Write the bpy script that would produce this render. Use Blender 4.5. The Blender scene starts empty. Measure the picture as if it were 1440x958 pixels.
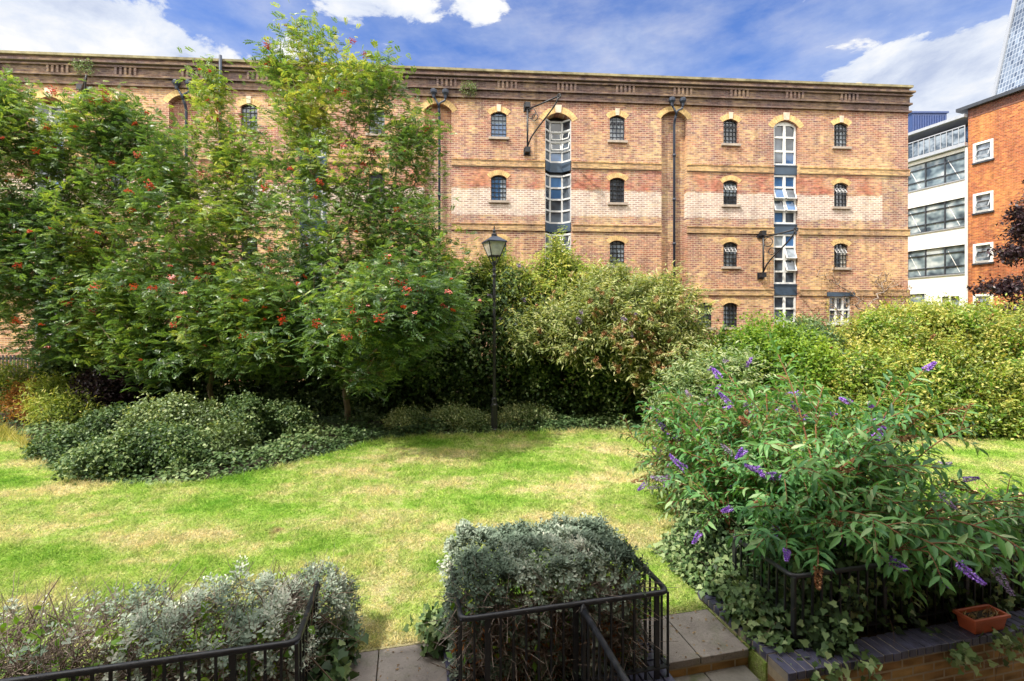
import bpy, math, random
import numpy as np
from mathutils import Vector, Matrix

R = random.Random(7)
G = np.random.default_rng(11)
scene = bpy.context.scene
COL = scene.collection
rad = math.radians

# ------------------------------------------------------------------ measuring helpers
CAM_H = 2.8                      # camera height above the lawn
FOC = 660.0                      # focal length in pixels of the 1440 px wide photograph
def PT(px, py, Y):               # a point at depth Y
    return np.array([(px - 720) / FOC * Y, Y, CAM_H + (455 - py) / FOC * Y])
TH = rad(12.5); CT, ST = math.cos(TH), math.sin(TH)
def W(a, b, z=0.0):              # garden frame: a along the railings, b away from the house
    return (a * CT - b * ST, 3.405 + a * ST + b * CT, z)

# ------------------------------------------------------------------ objects
def tag(o, label=None, cat=None, group=None, kind=None):
    if label: o["label"] = label
    if cat: o["category"] = cat
    if group: o["group"] = group
    if kind: o["kind"] = kind
    return o
def empty(name, loc=(0, 0, 0), rz=0.0, label=None, cat=None, group=None):
    o = bpy.data.objects.new(name, None); COL.objects.link(o)
    o.location = loc; o.rotation_euler = (0, 0, rz); o.empty_display_size = 0.2
    return tag(o, label, cat, group)
def link(name, me, mat, parent=None, loc=None):
    o = bpy.data.objects.new(name, me); COL.objects.link(o)
    if mat is not None and len(me.materials) == 0: me.materials.append(mat)
    if parent is not None: o.parent = parent
    if loc is not None: o.location = loc
    return o
def children(o):
    return [c for c in bpy.data.objects if c.parent == o]

class MB:
    """collects polygons"""
    def __init__(s): s.v = []; s.f = []; s.smooth = False
    def add(s, vs, fs):
        n = len(s.v); s.v += [tuple(map(float, p)) for p in vs]; s.f += [tuple(i + n for i in f) for f in fs]; return s
    def poly(s, vs): return s.add(vs, [tuple(range(len(vs)))])
    def box(s, x0, x1, y0, y1, z0, z1):
        return s.add([(x0,y0,z0),(x1,y0,z0),(x1,y1,z0),(x0,y1,z0),(x0,y0,z1),(x1,y0,z1),(x1,y1,z1),(x0,y1,z1)],
                     [(0,3,2,1),(4,5,6,7),(0,1,5,4),(1,2,6,5),(2,3,7,6),(3,0,4,7)])
    def obox(s, c, ax, ay, az):      # box from centre and half axes
        c, ax, ay, az = map(np.array, (c, ax, ay, az))
        vs = [c + sx*ax + sy*ay + sz*az for sz in (-1,1) for sx, sy in ((-1,-1),(1,-1),(1,1),(-1,1))]
        return s.add(vs, [(0,3,2,1),(4,5,6,7),(0,1,5,4),(1,2,6,5),(2,3,7,6),(3,0,4,7)])
    def bar(s, p, q, w, d, up=(0,0,1)):  # rectangular bar from p to q
        p, q = np.array(p, float), np.array(q, float); t = q - p; L = np.linalg.norm(t); t /= L
        u = np.array(up, float)
        if abs(t @ u) > .95: u = np.array([0, 1., 0]) if abs(t[1]) < .9 else np.array([1., 0, 0])
        x = np.cross(t, u); x /= np.linalg.norm(x); y = np.cross(x, t)
        return s.obox((p + q) / 2, x * w / 2, y * d / 2, t * L / 2)
    def tube(s, pts, r, n=8, cap=True):
        pts = [np.array(p, float) for p in pts]; m = len(pts)
        rs = r if hasattr(r, '__len__') else [r] * m
        T = []
        for i in range(m):
            t = pts[min(i+1, m-1)] - pts[max(i-1, 0)]; T.append(t / (np.linalg.norm(t) + 1e-9))
        u = np.array([0, 0, 1.]) if abs(T[0][2]) < .9 else np.array([1., 0, 0])
        x = np.cross(T[0], u); x /= np.linalg.norm(x); vs = []
        for i in range(m):
            x = x - T[i] * (x @ T[i]); x /= (np.linalg.norm(x) + 1e-9); y = np.cross(T[i], x)
            for k in range(n):
                a = 2 * math.pi * k / n; vs.append(pts[i] + rs[i] * (math.cos(a) * x + math.sin(a) * y))
        fs = []
        for i in range(m - 1):
            for k in range(n):
                a, b = i*n + k, i*n + (k+1) % n; fs.append((a, b, b + n, a + n))
        if cap: fs += [tuple(range(n-1, -1, -1)), tuple(range((m-1)*n, m*n))]
        return s.add(vs, fs)
    def lathe(s, prof, c=(0,0), n=16, rot=0.0):
        vs = []; fs = []
        for r, z in prof:
            for k in range(n):
                a = 2*math.pi*k/n + rot; vs.append((c[0] + r*math.cos(a), c[1] + r*math.sin(a), z))
        for i in range(len(prof) - 1):
            for k in range(n):
                a, b = i*n + k, i*n + (k+1) % n; fs.append((a, b, b+n, a+n))
        fs += [tuple(range(n-1, -1, -1)), tuple(range((len(prof)-1)*n, len(prof)*n))]
        return s.add(vs, fs)
    def build(s, name, mat, parent=None, smooth=False, bevel=0.0):
        me = bpy.data.meshes.new(name); me.from_pydata(s.v, [], s.f); me.update()
        if smooth: me.polygons.foreach_set("use_smooth", [True] * len(me.polygons))
        o = link(name, me, mat, parent)
        if bevel:
            m = o.modifiers.new("bevel", 'BEVEL'); m.width = bevel; m.segments = 2; m.limit_method = 'ANGLE'
        return o

# ------------------------------------------------------------------ numpy leaf meshes
def nrm(a): return a / (np.linalg.norm(a, axis=-1, keepdims=True) + 1e-9)
TEMPL = {   # along, across, lift ; faces
 'quad':  ([(0,0,0),(.42,.5,.05),(1,0,-.08),(.42,-.5,.05)], [(0,1,2,3)]),
 'lance': ([(0,0,0),(.3,.46,.05),(.68,.36,.02),(1,0,-.16),(.68,-.36,.02),(.3,-.46,.05),(.3,0,0),(.68,0,-.04)],
           [(0,6,1),(6,7,2,1),(7,3,2),(0,5,6),(6,5,4,7),(7,4,3)]),
 'ivy':   ([(0,0,0),(-.12,.34,.03),(.25,.55,-.02),(.5,.28,.03),(1,0,-.1),(.5,-.28,.03),(.25,-.55,-.02),(-.12,-.34,.03)],
           [(0,1,2,3,4),(0,4,5,6,7)]),
 'obov':  ([(0,0,0),(.5,.3,.04),(.85,.42,.06),(1,0,.02),(.85,-.42,.06),(.5,-.3,.04)], [(0,1,2,3),(0,3,4,5)]),
 'blade': ([(0,-.5,0),(0,.5,0),(1,0,0)], [(0,1,2)]),
}
def leaf_arrays(P, D, N, L, Wd, kind, tint):
    tv, tf = TEMPL[kind]; tv = np.array(tv, float); K = len(tv); n = len(P)
    D = nrm(D); S = nrm(np.cross(D, N)); Nn = np.cross(S, D)
    L = np.broadcast_to(L, (n,)); Wd = np.broadcast_to(Wd, (n,))
    V = (P[:, None, :] + (tv[None, :, 0] * L[:, None])[..., None] * D[:, None, :]
         + (tv[None, :, 1] * Wd[:, None])[..., None] * S[:, None, :]
         + (tv[None, :, 2] * L[:, None])[..., None] * Nn[:, None, :])
    loops = np.concatenate([np.array(f) for f in tf]); sizes = np.array([len(f) for f in tf])
    LI = (loops[None, :] + (np.arange(n) * K)[:, None]).ravel()
    SZ = np.tile(sizes, n)
    T = np.repeat(np.broadcast_to(tint, (n,)), K)
    return V.reshape(-1, 3), LI, SZ, T
def np_mesh(name, parts, mat, parent=None):
    V, LI, SZ, T = [], [], [], []; off = 0
    for v, li, sz, t in parts:
        V.append(v); LI.append(li + off); SZ.append(sz); T.append(t); off += len(v)
    V = np.concatenate(V); LI = np.concatenate(LI); SZ = np.concatenate(SZ); T = np.concatenate(T)
    me = bpy.data.meshes.new(name)
    me.vertices.add(len(V)); me.vertices.foreach_set("co", V.astype(np.float32).ravel())
    me.loops.add(len(LI)); me.loops.foreach_set("vertex_index", LI.astype(np.int32))
    me.polygons.add(len(SZ)); st = np.concatenate([[0], np.cumsum(SZ)[:-1]])
    me.polygons.foreach_set("loop_start", st.astype(np.int32))
    at = me.attributes.new("tint", 'FLOAT', 'POINT'); at.data.foreach_set("value", T.astype(np.float32))
    me.update(calc_edges=True)
    return link(name, me, mat, parent)
def rnd_dir(n): return nrm(G.normal(size=(n, 3)))
_ph = G.uniform(0, 6.28, (6, 3)); _fr = G.normal(size=(6, 3))
def wob(P, f=1.0):               # smooth pseudo noise, about -1..1
    q = P * f
    return sum(np.sin(q @ _fr[i] * (1 + .35*i) + _ph[i, 0]) for i in range(6)) / 3.0

# ------------------------------------------------------------------ branching wood
def grow(trunk, targets, r_tip=.006, seg=.35, lift=.25, jitter=.04):
    """joins target points to a trunk polyline; returns nodes, parents, radii and the branch direction at each target"""
    nodes = [np.array(p, float) for p in trunk]; par = [-1] + list(range(len(trunk) - 1))
    ax0 = nodes[0]
    order = np.argsort([np.linalg.norm(t - nodes[-1]) if t[2] > nodes[-1][2] else np.linalg.norm(t[:2] - nodes[-1][:2]) for t in targets])
    dirs = np.zeros((len(targets), 3)); ends = []
    first = max(1, len(trunk) // 3)
    for ti in order:
        t = targets[ti]; A = np.array(nodes[first:]); d = t - A; dist = np.linalg.norm(d, axis=1)
        h = np.linalg.norm(d[:, :2], axis=1)
        cost = dist + 2.5 * np.maximum(0, -d[:, 2] + .25 * h)
        j = int(np.argmin(cost)) + first; p = nodes[j]; L = np.linalg.norm(t - p)
        k = max(1, int(round(L / seg))); prev = j
        for s in range(1, k + 1):
            f = s / k; q = p + (t - p) * f + np.array([0, 0, -lift * L * math.sin(math.pi * f) * .5])
            if s < k: q = q + G.normal(size=3) * jitter * min(1, L)
            nodes.append(q); par.append(prev); prev = len(nodes) - 1
        ends.append(prev); dirs[ti] = nodes[prev] - nodes[par[prev]]
    N = len(nodes); w = np.zeros(N)
    isend = np.ones(N, bool)
    for i in range(1, N): isend[par[i]] = False
    w[isend] = r_tip ** 2.3
    for i in range(N - 1, 0, -1): w[par[i]] += w[i] * 1.0
    return np.array(nodes), np.array(par), w ** (1 / 2.3), nrm(dirs)
def wood_mesh(name, nodes, par, rads, mat, parent, n=6, rmax=None, flare=None):
    V = []; F = []; idx = np.arange(1, len(nodes))
    P0 = nodes[par[idx]]; P1 = nodes[idx]; r0 = rads[par[idx]].copy(); r1 = rads[idx].copy()
    r0 = np.minimum(r0, r1 * 1.6 + .002)
    if rmax: r0 = np.minimum(r0, rmax); r1 = np.minimum(r1, rmax)
    T = nrm(P1 - P0); up = np.where(np.abs(T[:, 2:3]) < .9, np.array([[0, 0, 1.]]), np.array([[1., 0, 0]]))
    X = nrm(np.cross(T, up)); Y = np.cross(T, X); m = len(idx)
    ang = 2 * np.pi * np.arange(n) / n
    ring = np.cos(ang)[None, :, None] * X[:, None, :] + np.sin(ang)[None, :, None] * Y[:, None, :]
    v0 = P0[:, None] + ring * r0[:, None, None]; v1 = P1[:, None] + ring * r1[:, None, None]
    V = np.concatenate([v0, v1], axis=1).reshape(-1, 3)
    k = np.arange(n); quad = np.stack([k, (k+1) % n, (k+1) % n + n, k + n], 1).ravel()
    LI = (quad[None] + (np.arange(m) * 2 * n)[:, None]).ravel(); SZ = np.full(m * n, 4)
    return np_mesh(name, [(V, LI, SZ, np.full(len(V), .5))], mat, parent)

# ------------------------------------------------------------------ node materials
def newmat(name):
    m = bpy.data.materials.new(name); m.use_nodes = True; nt = m.node_tree
    b = nt.nodes["Principled BSDF"]; return m, nt, b
def nd(nt, t, **k):
    n = nt.nodes.new(t)
    for a, v in k.items():
        if a in n.inputs: n.inputs[a].default_value = v
        else: setattr(n, a, v)
    return n
def ramp(nt, stops, fac=None, interp='LINEAR'):
    r = nt.nodes.new("ShaderNodeValToRGB"); e = r.color_ramp.elements; r.color_ramp.interpolation = interp
    while len(e) < len(stops): e.new(.5)
    for i, (p, c) in enumerate(stops): e[i].position = p; e[i].color = (*c, 1) if len(c) == 3 else c
    if fac is not None: nt.links.new(fac, r.inputs[0])
    return r
def mixc(nt, f, a, b, mode='MIX'):
    m = nt.nodes.new("ShaderNodeMix"); m.data_type = 'RGBA'; m.blend_type = mode
    for s, v in ((0, f), (6, a), (7, b)):
        if hasattr(v, 'links'): nt.links.new(v, m.inputs[s])
        else: m.inputs[s].default_value = v if s == 0 else (*v, 1)
    return m.outputs[2]
def math_(nt, op, a, b=0.0, clamp=False):
    m = nt.nodes.new("ShaderNodeMath"); m.operation = op; m.use_clamp = clamp
    for s, v in ((0, a), (1, b)):
        if hasattr(v, 'links'): nt.links.new(v, m.inputs[s])
        else: m.inputs[s].default_value = v
    return m.outputs[0]
def noise_(nt, vec, scale, detail=4, rough=.55):
    n = nt.nodes.new("ShaderNodeTexNoise"); n.inputs["Scale"].default_value = scale
    n.inputs["Detail"].default_value = detail; n.inputs["Roughness"].default_value = rough
    if vec is not None: nt.links.new(vec, n.inputs["Vector"])
    return n.outputs["Fac"]
def coord(nt, which="Object"): return nt.nodes.new("ShaderNodeTexCoord").outputs[which]
def position(nt): return nt.nodes.new("ShaderNodeNewGeometry").outputs["Position"]
def bump_(nt, b, h, dist=.02, strength=.6):
    n = nt.nodes.new("ShaderNodeBump"); n.inputs["Distance"].default_value = dist; n.inputs["Strength"].default_value = strength
    nt.links.new(h, n.inputs["Height"]); nt.links.new(n.outputs[0], b.inputs["Normal"])
def plain(name, c, rough=.5, metal=0.0, var=.25, scale=6.0, spec=None, bump=0.0):
    m, nt, b = newmat(name); p = coord(nt)
    f = noise_(nt, p, scale, 5)
    lo = tuple(x * (1 - var) for x in c); hi = tuple(min(1, x * (1 + var)) for x in c)
    r = ramp(nt, [(.3, lo), (.7, hi)], f); nt.links.new(r.outputs[0], b.inputs["Base Color"])
    b.inputs["Roughness"].default_value = rough; b.inputs["Metallic"].default_value = metal
    if spec is not None: b.inputs["Specular IOR Level"].default_value = spec
    if bump: bump_(nt, b, noise_(nt, p, scale * 6, 4), bump)
    return m
def leafmat(name, stops, rough=.5, trans=.35, tcol=None, spec=.35):
    """leaf colour from the per leaf tint attribute; part of the light passes through the leaf"""
    m, nt, b = newmat(name); a = nt.nodes.new("ShaderNodeAttribute"); a.attribute_name = "tint"
    r = ramp(nt, stops, a.outputs["Fac"])
    nt.links.new(r.outputs[0], b.inputs["Base Color"]); b.inputs["Roughness"].default_value = rough
    b.inputs["Specular IOR Level"].default_value = spec
    t = nt.nodes.new("ShaderNodeBsdfTranslucent")
    g = mixc(nt, 1.0, r.outputs[0], tcol or (1.3, 1.25, .5), 'MULTIPLY'); nt.links.new(g, t.inputs["Color"])
    mx = nt.nodes.new("ShaderNodeMixShader"); mx.inputs[0].default_value = trans
    nt.links.new(b.outputs[0], mx.inputs[1]); nt.links.new(t.outputs[0], mx.inputs[2])
    nt.links.new(mx.outputs[0], nt.nodes["Material Output"].inputs[0]); return m

def brickmat(name, yellow, orange, red, purple, mortar, warehouse=False, axes=('X', 'Z'), bw=.225, rh=.075, ms=.009, contrast=1.0):
    m, nt, b = newmat(name); p = coord(nt); s = nt.nodes.new("ShaderNodeSeparateXYZ"); nt.links.new(p, s.inputs[0])
    c = nt.nodes.new("ShaderNodeCombineXYZ"); nt.links.new(s.outputs[axes[0]], c.inputs[0]); nt.links.new(s.outputs[axes[1]], c.inputs[1])
    n1 = noise_(nt, p, .9, 6, .62); n2 = noise_(nt, p, 2.6, 5, .65)
    c1 = ramp(nt, [(.38, yellow), (.62, orange)], n1); c2 = ramp(nt, [(.36, red), (.62, purple)], n2)
    br = nd(nt, "ShaderNodeTexBrick", Scale=1.0); br.offset = .5
    br.inputs["Mortar Size"].default_value = ms; br.inputs["Mortar Smooth"].default_value = .2
    br.inputs["Brick Width"].default_value = bw; br.inputs["Row Height"].default_value = rh
    bias = ramp(nt, [(.35, (0, 0, 0)), (.65, (1, 1, 1))], noise_(nt, p, .45, 5, .6))
    nt.links.new(c.outputs[0], br.inputs["Vector"])
    nt.links.new(math_(nt, 'SUBTRACT', math_(nt, 'MULTIPLY', bias.outputs[0], 1.3), .52), br.inputs["Bias"])
    nt.links.new(c1.outputs[0], br.inputs["Color1"]); nt.links.new(c2.outputs[0], br.inputs["Color2"])
    br.inputs["Mortar"].default_value = (*mortar, 1)
    col = br.outputs["Color"]
    # single bricks lighter and darker
    sc = nt.nodes.new("ShaderNodeVectorMath"); sc.operation = 'MULTIPLY'; nt.links.new(c.outputs[0], sc.inputs[0]); sc.inputs[1].default_value = (1 / bw, 1 / rh, 1)
    wn = noise_(nt, sc.outputs[0], .9, 1)
    vv = ramp(nt, [(.3, (.50, .47, .48)), (.5, (.98, .98, .97)), (.7, (1.45, 1.42, 1.36))], wn)
    bm_ = math_(nt, 'MULTIPLY', math_(nt, 'SUBTRACT', 1.0, br.outputs["Fac"]), .9 * contrast)
    col = mixc(nt, bm_, col, vv.outputs[0], 'MULTIPLY')
    if warehouse:
        z = s.outputs['Z']; x = s.outputs['X']
        zw = math_(nt, 'ADD', z, math_(nt, 'MULTIPLY', math_(nt, 'SUBTRACT', noise_(nt, p, 1.2, 3), .5), .35))
        # storey with limewashed bricks and a red band over it
        pale = ramp(nt, [(.4985, (0,0,0)), (.50, (.76,)*3), (.572, (.76,)*3), (.5735, (0,0,0))], math_(nt, 'DIVIDE', zw, 15.2), 'LINEAR')
        redb = ramp(nt, [(.574, (0,0,0)), (.577, (.72,)*3), (.632, (.55,)*3), (.637, (0,0,0))], math_(nt, 'DIVIDE', zw, 15.2), 'LINEAR')
        # not in the recessed strips, not at the corner of the building
        xm = math_(nt, 'ABSOLUTE', math_(nt, 'SUBTRACT', math_(nt, 'MODULO', math_(nt, 'ADD', x, 45.34 + 5.265), 10.53), 5.265))
        xin = math_(nt, 'MULTIPLY', math_(nt, 'GREATER_THAN', xm, .58), math_(nt, 'LESS_THAN', x, 17.6))
        pf = math_(nt, 'MULTIPLY', pale.outputs[0], xin); rf = math_(nt, 'MULTIPLY', redb.outputs[0], xin)
        pn = ramp(nt, [(.3, (.5,)*3), (.55, (1,)*3)], noise_(nt, p, 3.0, 5, .7))
        pb = nd(nt, "ShaderNodeTexBrick", Scale=1.0); nt.links.new(c.outputs[0], pb.inputs["Vector"])
        pb.inputs["Brick Width"].default_value = bw; pb.inputs["Row Height"].default_value = rh; pb.inputs["Mortar Size"].default_value = .022
        pb.inputs["Color1"].default_value = (.64, .50, .40, 1); pb.inputs["Color2"].default_value = (.36, .21, .17, 1); pb.inputs["Mortar"].default_value = (.86, .78, .70, 1)
        pb.inputs["Bias"].default_value = -.2
        col = mixc(nt, math_(nt, 'MULTIPLY', pf, pn.outputs[0]), col, pb.outputs["Color"])
        rb = mixc(nt, 1.0, vv.outputs[0], (.46, .10, .05), 'MULTIPLY')
        rn = ramp(nt, [(.4, (0.15,)*3), (.6, (1,)*3)], noise_(nt, p, .8, 4))
        col = mixc(nt, math_(nt, 'MULTIPLY', rf, rn.outputs[0]), col, rb)
        # lower storeys more orange, sooty top
        low = ramp(nt, [(0, (1,)*3), (.42, (1,)*3), (.46, (0,0,0))], math_(nt, 'DIVIDE', zw, 15.2))
        col = mixc(nt, math_(nt, 'MULTIPLY', low.outputs[0], .4), col, mixc(nt, 1.0, col, (1.32, 1.06, .74), 'MULTIPLY'))
        tr_ = ramp(nt, [(.64, (0,0,0)), (.70, (1,)*3)], math_(nt, 'DIVIDE', zw, 15.2)); tq = ramp(nt, [(.35, (.1,)*3), (.6, (.9,)*3)], noise_(nt, p, .55, 5, .6))
        col = mixc(nt, math_(nt, 'MULTIPLY', tr_.outputs[0], tq.outputs[0]), col, mixc(nt, 1.0, col, (.95, .79, .72), 'MULTIPLY'))
        top = ramp(nt, [(.80, (0,0,0)), (.84, (1,)*3)], math_(nt, 'DIVIDE', zw, 15.2))
        tn = ramp(nt, [(.3, (.45,)*3), (.7, (1,)*3)], noise_(nt, p, 1.4, 5))
        col = mixc(nt, math_(nt, 'MULTIPLY', top.outputs[0], tn.outputs[0]), col, mixc(nt, 1.0, col, (.55, .50, .50), 'MULTIPLY'))
    # weather streaks
    mp = nt.nodes.new("ShaderNodeMapping"); nt.links.new(p, mp.inputs[0]); mp.inputs["Scale"].default_value = (1.6, 1.6, .25)
    st = ramp(nt, [(.34, (.62, .60, .60)), (.5, (1, .99, .98)), (.65, (1.1, 1.07, 1.04))], noise_(nt, mp.outputs[0], 1.0, 6, .7))
    col = mixc(nt, .8, col, st.outputs[0], 'MULTIPLY')
    if warehouse:
        hs = nt.nodes.new("ShaderNodeHueSaturation"); hs.inputs["Saturation"].default_value = .92; hs.inputs["Value"].default_value = .95; nt.links.new(col, hs.inputs["Color"]); col = hs.outputs[0]
    nt.links.new(col, b.inputs["Base Color"]); b.inputs["Roughness"].default_value = .9; b.inputs["Specular IOR Level"].default_value = .15
    bump_(nt, b, math_(nt, 'SUBTRACT', noise_(nt, p, 30, 3), math_(nt, 'MULTIPLY', br.outputs["Fac"], .8)), .008, .7)
    return m
# ================================================================== CAMERA, SUN, SKY
cam = bpy.data.cameras.new("camera"); cam_o = bpy.data.objects.new("camera", cam); COL.objects.link(cam_o)
cam.sensor_width = 36.0; cam.lens = 36.0 * FOC / 1440; cam.shift_y = -24 / 1440
cam.clip_start = .05; cam.clip_end = 4000
cam_o.location = (0, 0, CAM_H); cam_o.rotation_euler = (rad(90), 0, 0); scene.camera = cam_o

SUN = nrm(np.array([-.46, -.33, .82]))
sl = bpy.data.lights.new("sun", 'SUN'); sl.energy = 6.0; sl.angle = rad(.5); sl.color = (1.0, .94, .84)
so = bpy.data.objects.new("sun", sl); COL.objects.link(so); so.location = (-30, -30, 60)
so.rotation_euler = Vector(SUN).to_track_quat('Z', 'Y').to_euler()
scene.view_settings.view_transform = 'Standard'; scene.view_settings.look = 'None'
scene.view_settings.exposure = 0; scene.view_settings.gamma = 1
cy = scene.cycles
cy.max_bounces = 6; cy.diffuse_bounces = 3; cy.glossy_bounces = 3; cy.transmission_bounces = 4; cy.transparent_max_bounces = 6
cy.sample_clamp_indirect = 6; cy.use_denoising = True

def build_world():
    w = bpy.data.worlds.new("World"); scene.world = w; w.use_nodes = True; nt = w.node_tree
    bg = nt.nodes["Background"]; out = nt.nodes["World Output"]
    sky = nt.nodes.new("ShaderNodeTexSky"); sky.sky_type = 'NISHITA'; sky.sun_disc = False
    sky.sun_elevation = math.asin(SUN[2]); sky.sun_rotation = math.atan2(SUN[0], SUN[1])
    sky.altitude = 0; sky.air_density = 1.0; sky.dust_density = .4; sky.ozone_density = 3.0
    hs = nt.nodes.new("ShaderNodeHueSaturation"); hs.inputs["Saturation"].default_value = 1.25; hs.inputs["Value"].default_value = 1.0; hs.inputs["Hue"].default_value = .515
    nt.links.new(sky.outputs[0], hs.inputs["Color"]); nt.links.new(hs.outputs[0], bg.inputs[0]); bg.inputs[1].default_value = .22
    d = coord(nt, "Generated")
    nv = nt.nodes.new("ShaderNodeVectorMath"); nv.operation = 'NORMALIZE'; nt.links.new(d, nv.inputs[0]); d = nv.outputs[0]
    mp = nt.nodes.new("ShaderNodeMapping"); nt.links.new(d, mp.inputs[0]); mp.inputs["Scale"].default_value = (1, 1, 1.9)
    wl = nt.nodes.new("ShaderNodeTexNoise"); wl.inputs["Scale"].default_value = 3.0; nt.links.new(mp.outputs[0], wl.inputs["Vector"])
    wv = nt.nodes.new("ShaderNodeVectorMath"); wv.operation = 'MULTIPLY_ADD'
    nt.links.new(wl.outputs["Color"], wv.inputs[0]); wv.inputs[1].default_value = (.16,)*3; nt.links.new(mp.outputs[0], wv.inputs[2])
    f = noise_(nt, wv.outputs[0], 8.0, 9, .60)
    big = noise_(nt, mp.outputs[0], 2.4, 3, .5)
    # banks of cumulus: direction of the middle (x/y, z/y), half widths, weight
    acc = None
    for (px, py, rx, ry, k) in [(1290, 122, 190, 58, .85), (1400, 88, 110, 50, .6), (1180, 112, 90, 38, .42), (110, 45, 200, 70, .72), (215, 20, 70, 70, .4),
                                (520, 5, 130, 42, .45), (665, 12, 55, 40, .36), (30, 75, 120, 40, .3), (400, 60, 50, 40, .22), (1248, 20, 34, 14, .4)]:
        c = nrm(np.array([(px - 720) / FOC, 1, (455 - py) / FOC])); s = nt.nodes.new("ShaderNodeVectorMath"); s.operation = 'SUBTRACT'
        nt.links.new(d, s.inputs[0]); s.inputs[1].default_value = tuple(c)
        q = 1 / math.sqrt(1 + ((px - 720) / FOC) ** 2 + ((455 - py) / FOC) ** 2)
        m = nt.nodes.new("ShaderNodeVectorMath"); m.operation = 'MULTIPLY'; nt.links.new(s.outputs[0], m.inputs[0])
        hw = rx / FOC * q; m.inputs[1].default_value = (1 / hw, 1 / hw, 1 / (ry / FOC * q))
        l = nt.nodes.new("ShaderNodeVectorMath"); l.operation = 'LENGTH'; nt.links.new(m.outputs[0], l.inputs[0])
        g = math_(nt, 'MULTIPLY', math_(nt, 'POWER', 2.718, math_(nt, 'MULTIPLY', math_(nt, 'MULTIPLY', l.outputs["Value"], l.outputs["Value"]), -1.0)), k)
        acc = g if acc is None else math_(nt, 'MAXIMUM', acc, g)
    dens = math_(nt, 'ADD', math_(nt, 'MULTIPLY', f, 1.15), acc)
    cum = ramp(nt, [(.79, (0,0,0)), (.91, (1,1,1))], dens); cum.color_ramp.interpolation = 'EASE'
    # thin high cloud
    mp2 = nt.nodes.new("ShaderNodeMapping"); nt.links.new(d, mp2.inputs[0]); mp2.inputs["Scale"].default_value = (1.2, 1.0, 3.4); mp2.inputs["Rotation"].default_value = (0, rad(16), 0)
    th = noise_(nt, mp2.outputs[0], 3.1, 8, .62)
    thin = ramp(nt, [(.36, (0.04,)*3), (.72, (.55,)*3)], th)
    # bright broken cloud behind and overhead, unseen, added to fill the shade
    sp = nt.nodes.new("ShaderNodeSeparateXYZ"); nt.links.new(d, sp.inputs[0])
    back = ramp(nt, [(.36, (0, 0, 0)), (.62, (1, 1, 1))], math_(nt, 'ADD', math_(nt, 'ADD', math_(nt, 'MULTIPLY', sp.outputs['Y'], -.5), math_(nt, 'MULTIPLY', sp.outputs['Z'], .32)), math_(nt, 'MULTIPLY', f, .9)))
    fac = math_(nt, 'MAXIMUM', cum.outputs[0], thin.outputs[0], True)
    sh = ramp(nt, [(.34, (.52, .60, .80)), (.48, (.78, .84, .96)), (.60, (1, 1, 1))], math_(nt, 'ADD', math_(nt, 'MULTIPLY', f, .85), math_(nt, 'MULTIPLY', big, .2)))
    cb = nt.nodes.new("ShaderNodeBackground"); nt.links.new(sh.outputs[0], cb.inputs[0]); cb.inputs[1].default_value = 1.02
    mx = nt.nodes.new("ShaderNodeMixShader"); nt.links.new(fac, mx.inputs[0]); nt.links.new(bg.outputs[0], mx.inputs[1]); nt.links.new(cb.outputs[0], mx.inputs[2])
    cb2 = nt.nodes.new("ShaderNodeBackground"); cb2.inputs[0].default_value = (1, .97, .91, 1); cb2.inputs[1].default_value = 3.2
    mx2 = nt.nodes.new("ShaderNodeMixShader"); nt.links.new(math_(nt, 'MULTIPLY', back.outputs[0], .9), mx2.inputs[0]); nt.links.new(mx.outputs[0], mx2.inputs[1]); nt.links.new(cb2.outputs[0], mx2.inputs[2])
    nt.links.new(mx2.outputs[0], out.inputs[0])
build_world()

# ================================================================== MATERIALS
M = {}
YEL, ORA, RED, PUR = (.65, .46, .21), (.57, .31, .135), (.44, .18, .11), (.25, .135, .14)
M['ware'] = brickmat("warehouse_brick", YEL, ORA, RED, PUR, (.58, .47, .35), warehouse=True, bw=.25, rh=.086, ms=.012)
M['band'] = brickmat("yellow_stock_brick", (.64, .44, .20), (.58, .36, .16), (.48, .28, .14), (.34, .21, .14), (.52, .40, .27))
M['vous'] = plain("gauged_yellow_brick", (.66, .45, .20), .9, var=.35, scale=5)
M['soot'] = brickmat("sooty_cornice_brick", (.235, .165, .105), (.20, .135, .10), (.17, .105, .085), (.11, .08, .085), (.20, .16, .14), bw=.25, rh=.086)
M['stone'] = plain("pale_stone", (.62, .52, .40), .85, var=.2, bump=.01)
M['sill'] = plain("grey_stone_sill", (.42, .35, .29), .85, var=.25, bump=.01)
M['cope'] = plain("lichen_coping", (.24, .21, .12), .9, var=.45, scale=3, bump=.01)
def ironmat():
    m, nt, b = newmat("black_painted_iron"); p = coord(nt); f = noise_(nt, p, 16, 6, .7)
    r = ramp(nt, [(.35, (.010, .011, .015)), (.60, (.022, .023, .028)), (.68, (.05, .045, .045)), (.74, (.11, .05, .025))], f); nt.links.new(r.outputs[0], b.inputs["Base Color"])
    rr = ramp(nt, [(.4, (.28,)*3), (.7, (.7,)*3)], f); nt.links.new(rr.outputs[0], b.inputs["Roughness"]); bump_(nt, b, noise_(nt, p, 60, 3), .002, .4); return m
M['iron'] = ironmat()
M['pipe'] = plain("dark_blue_grey_pipe", (.025, .035, .06), .4, var=.2)
M['white'] = plain("white_paint", (.80, .80, .78), .45, var=.05)
M['cream'] = plain("grey_white_frame", (.60, .60, .60), .5, var=.08)
M['slate'] = plain("blue_grey_panel", (.045, .075, .12), .45, var=.2, scale=2)
M['render'] = plain("white_render", (.82, .81, .79), .8, var=.03, scale=1.2)
M['modern'] = brickmat("orange_red_brick", (.55, .22, .07), (.50, .19, .06), (.40, .12, .045), (.30, .09, .05), (.40, .24, .15), rh=.085, ms=.01)
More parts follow.
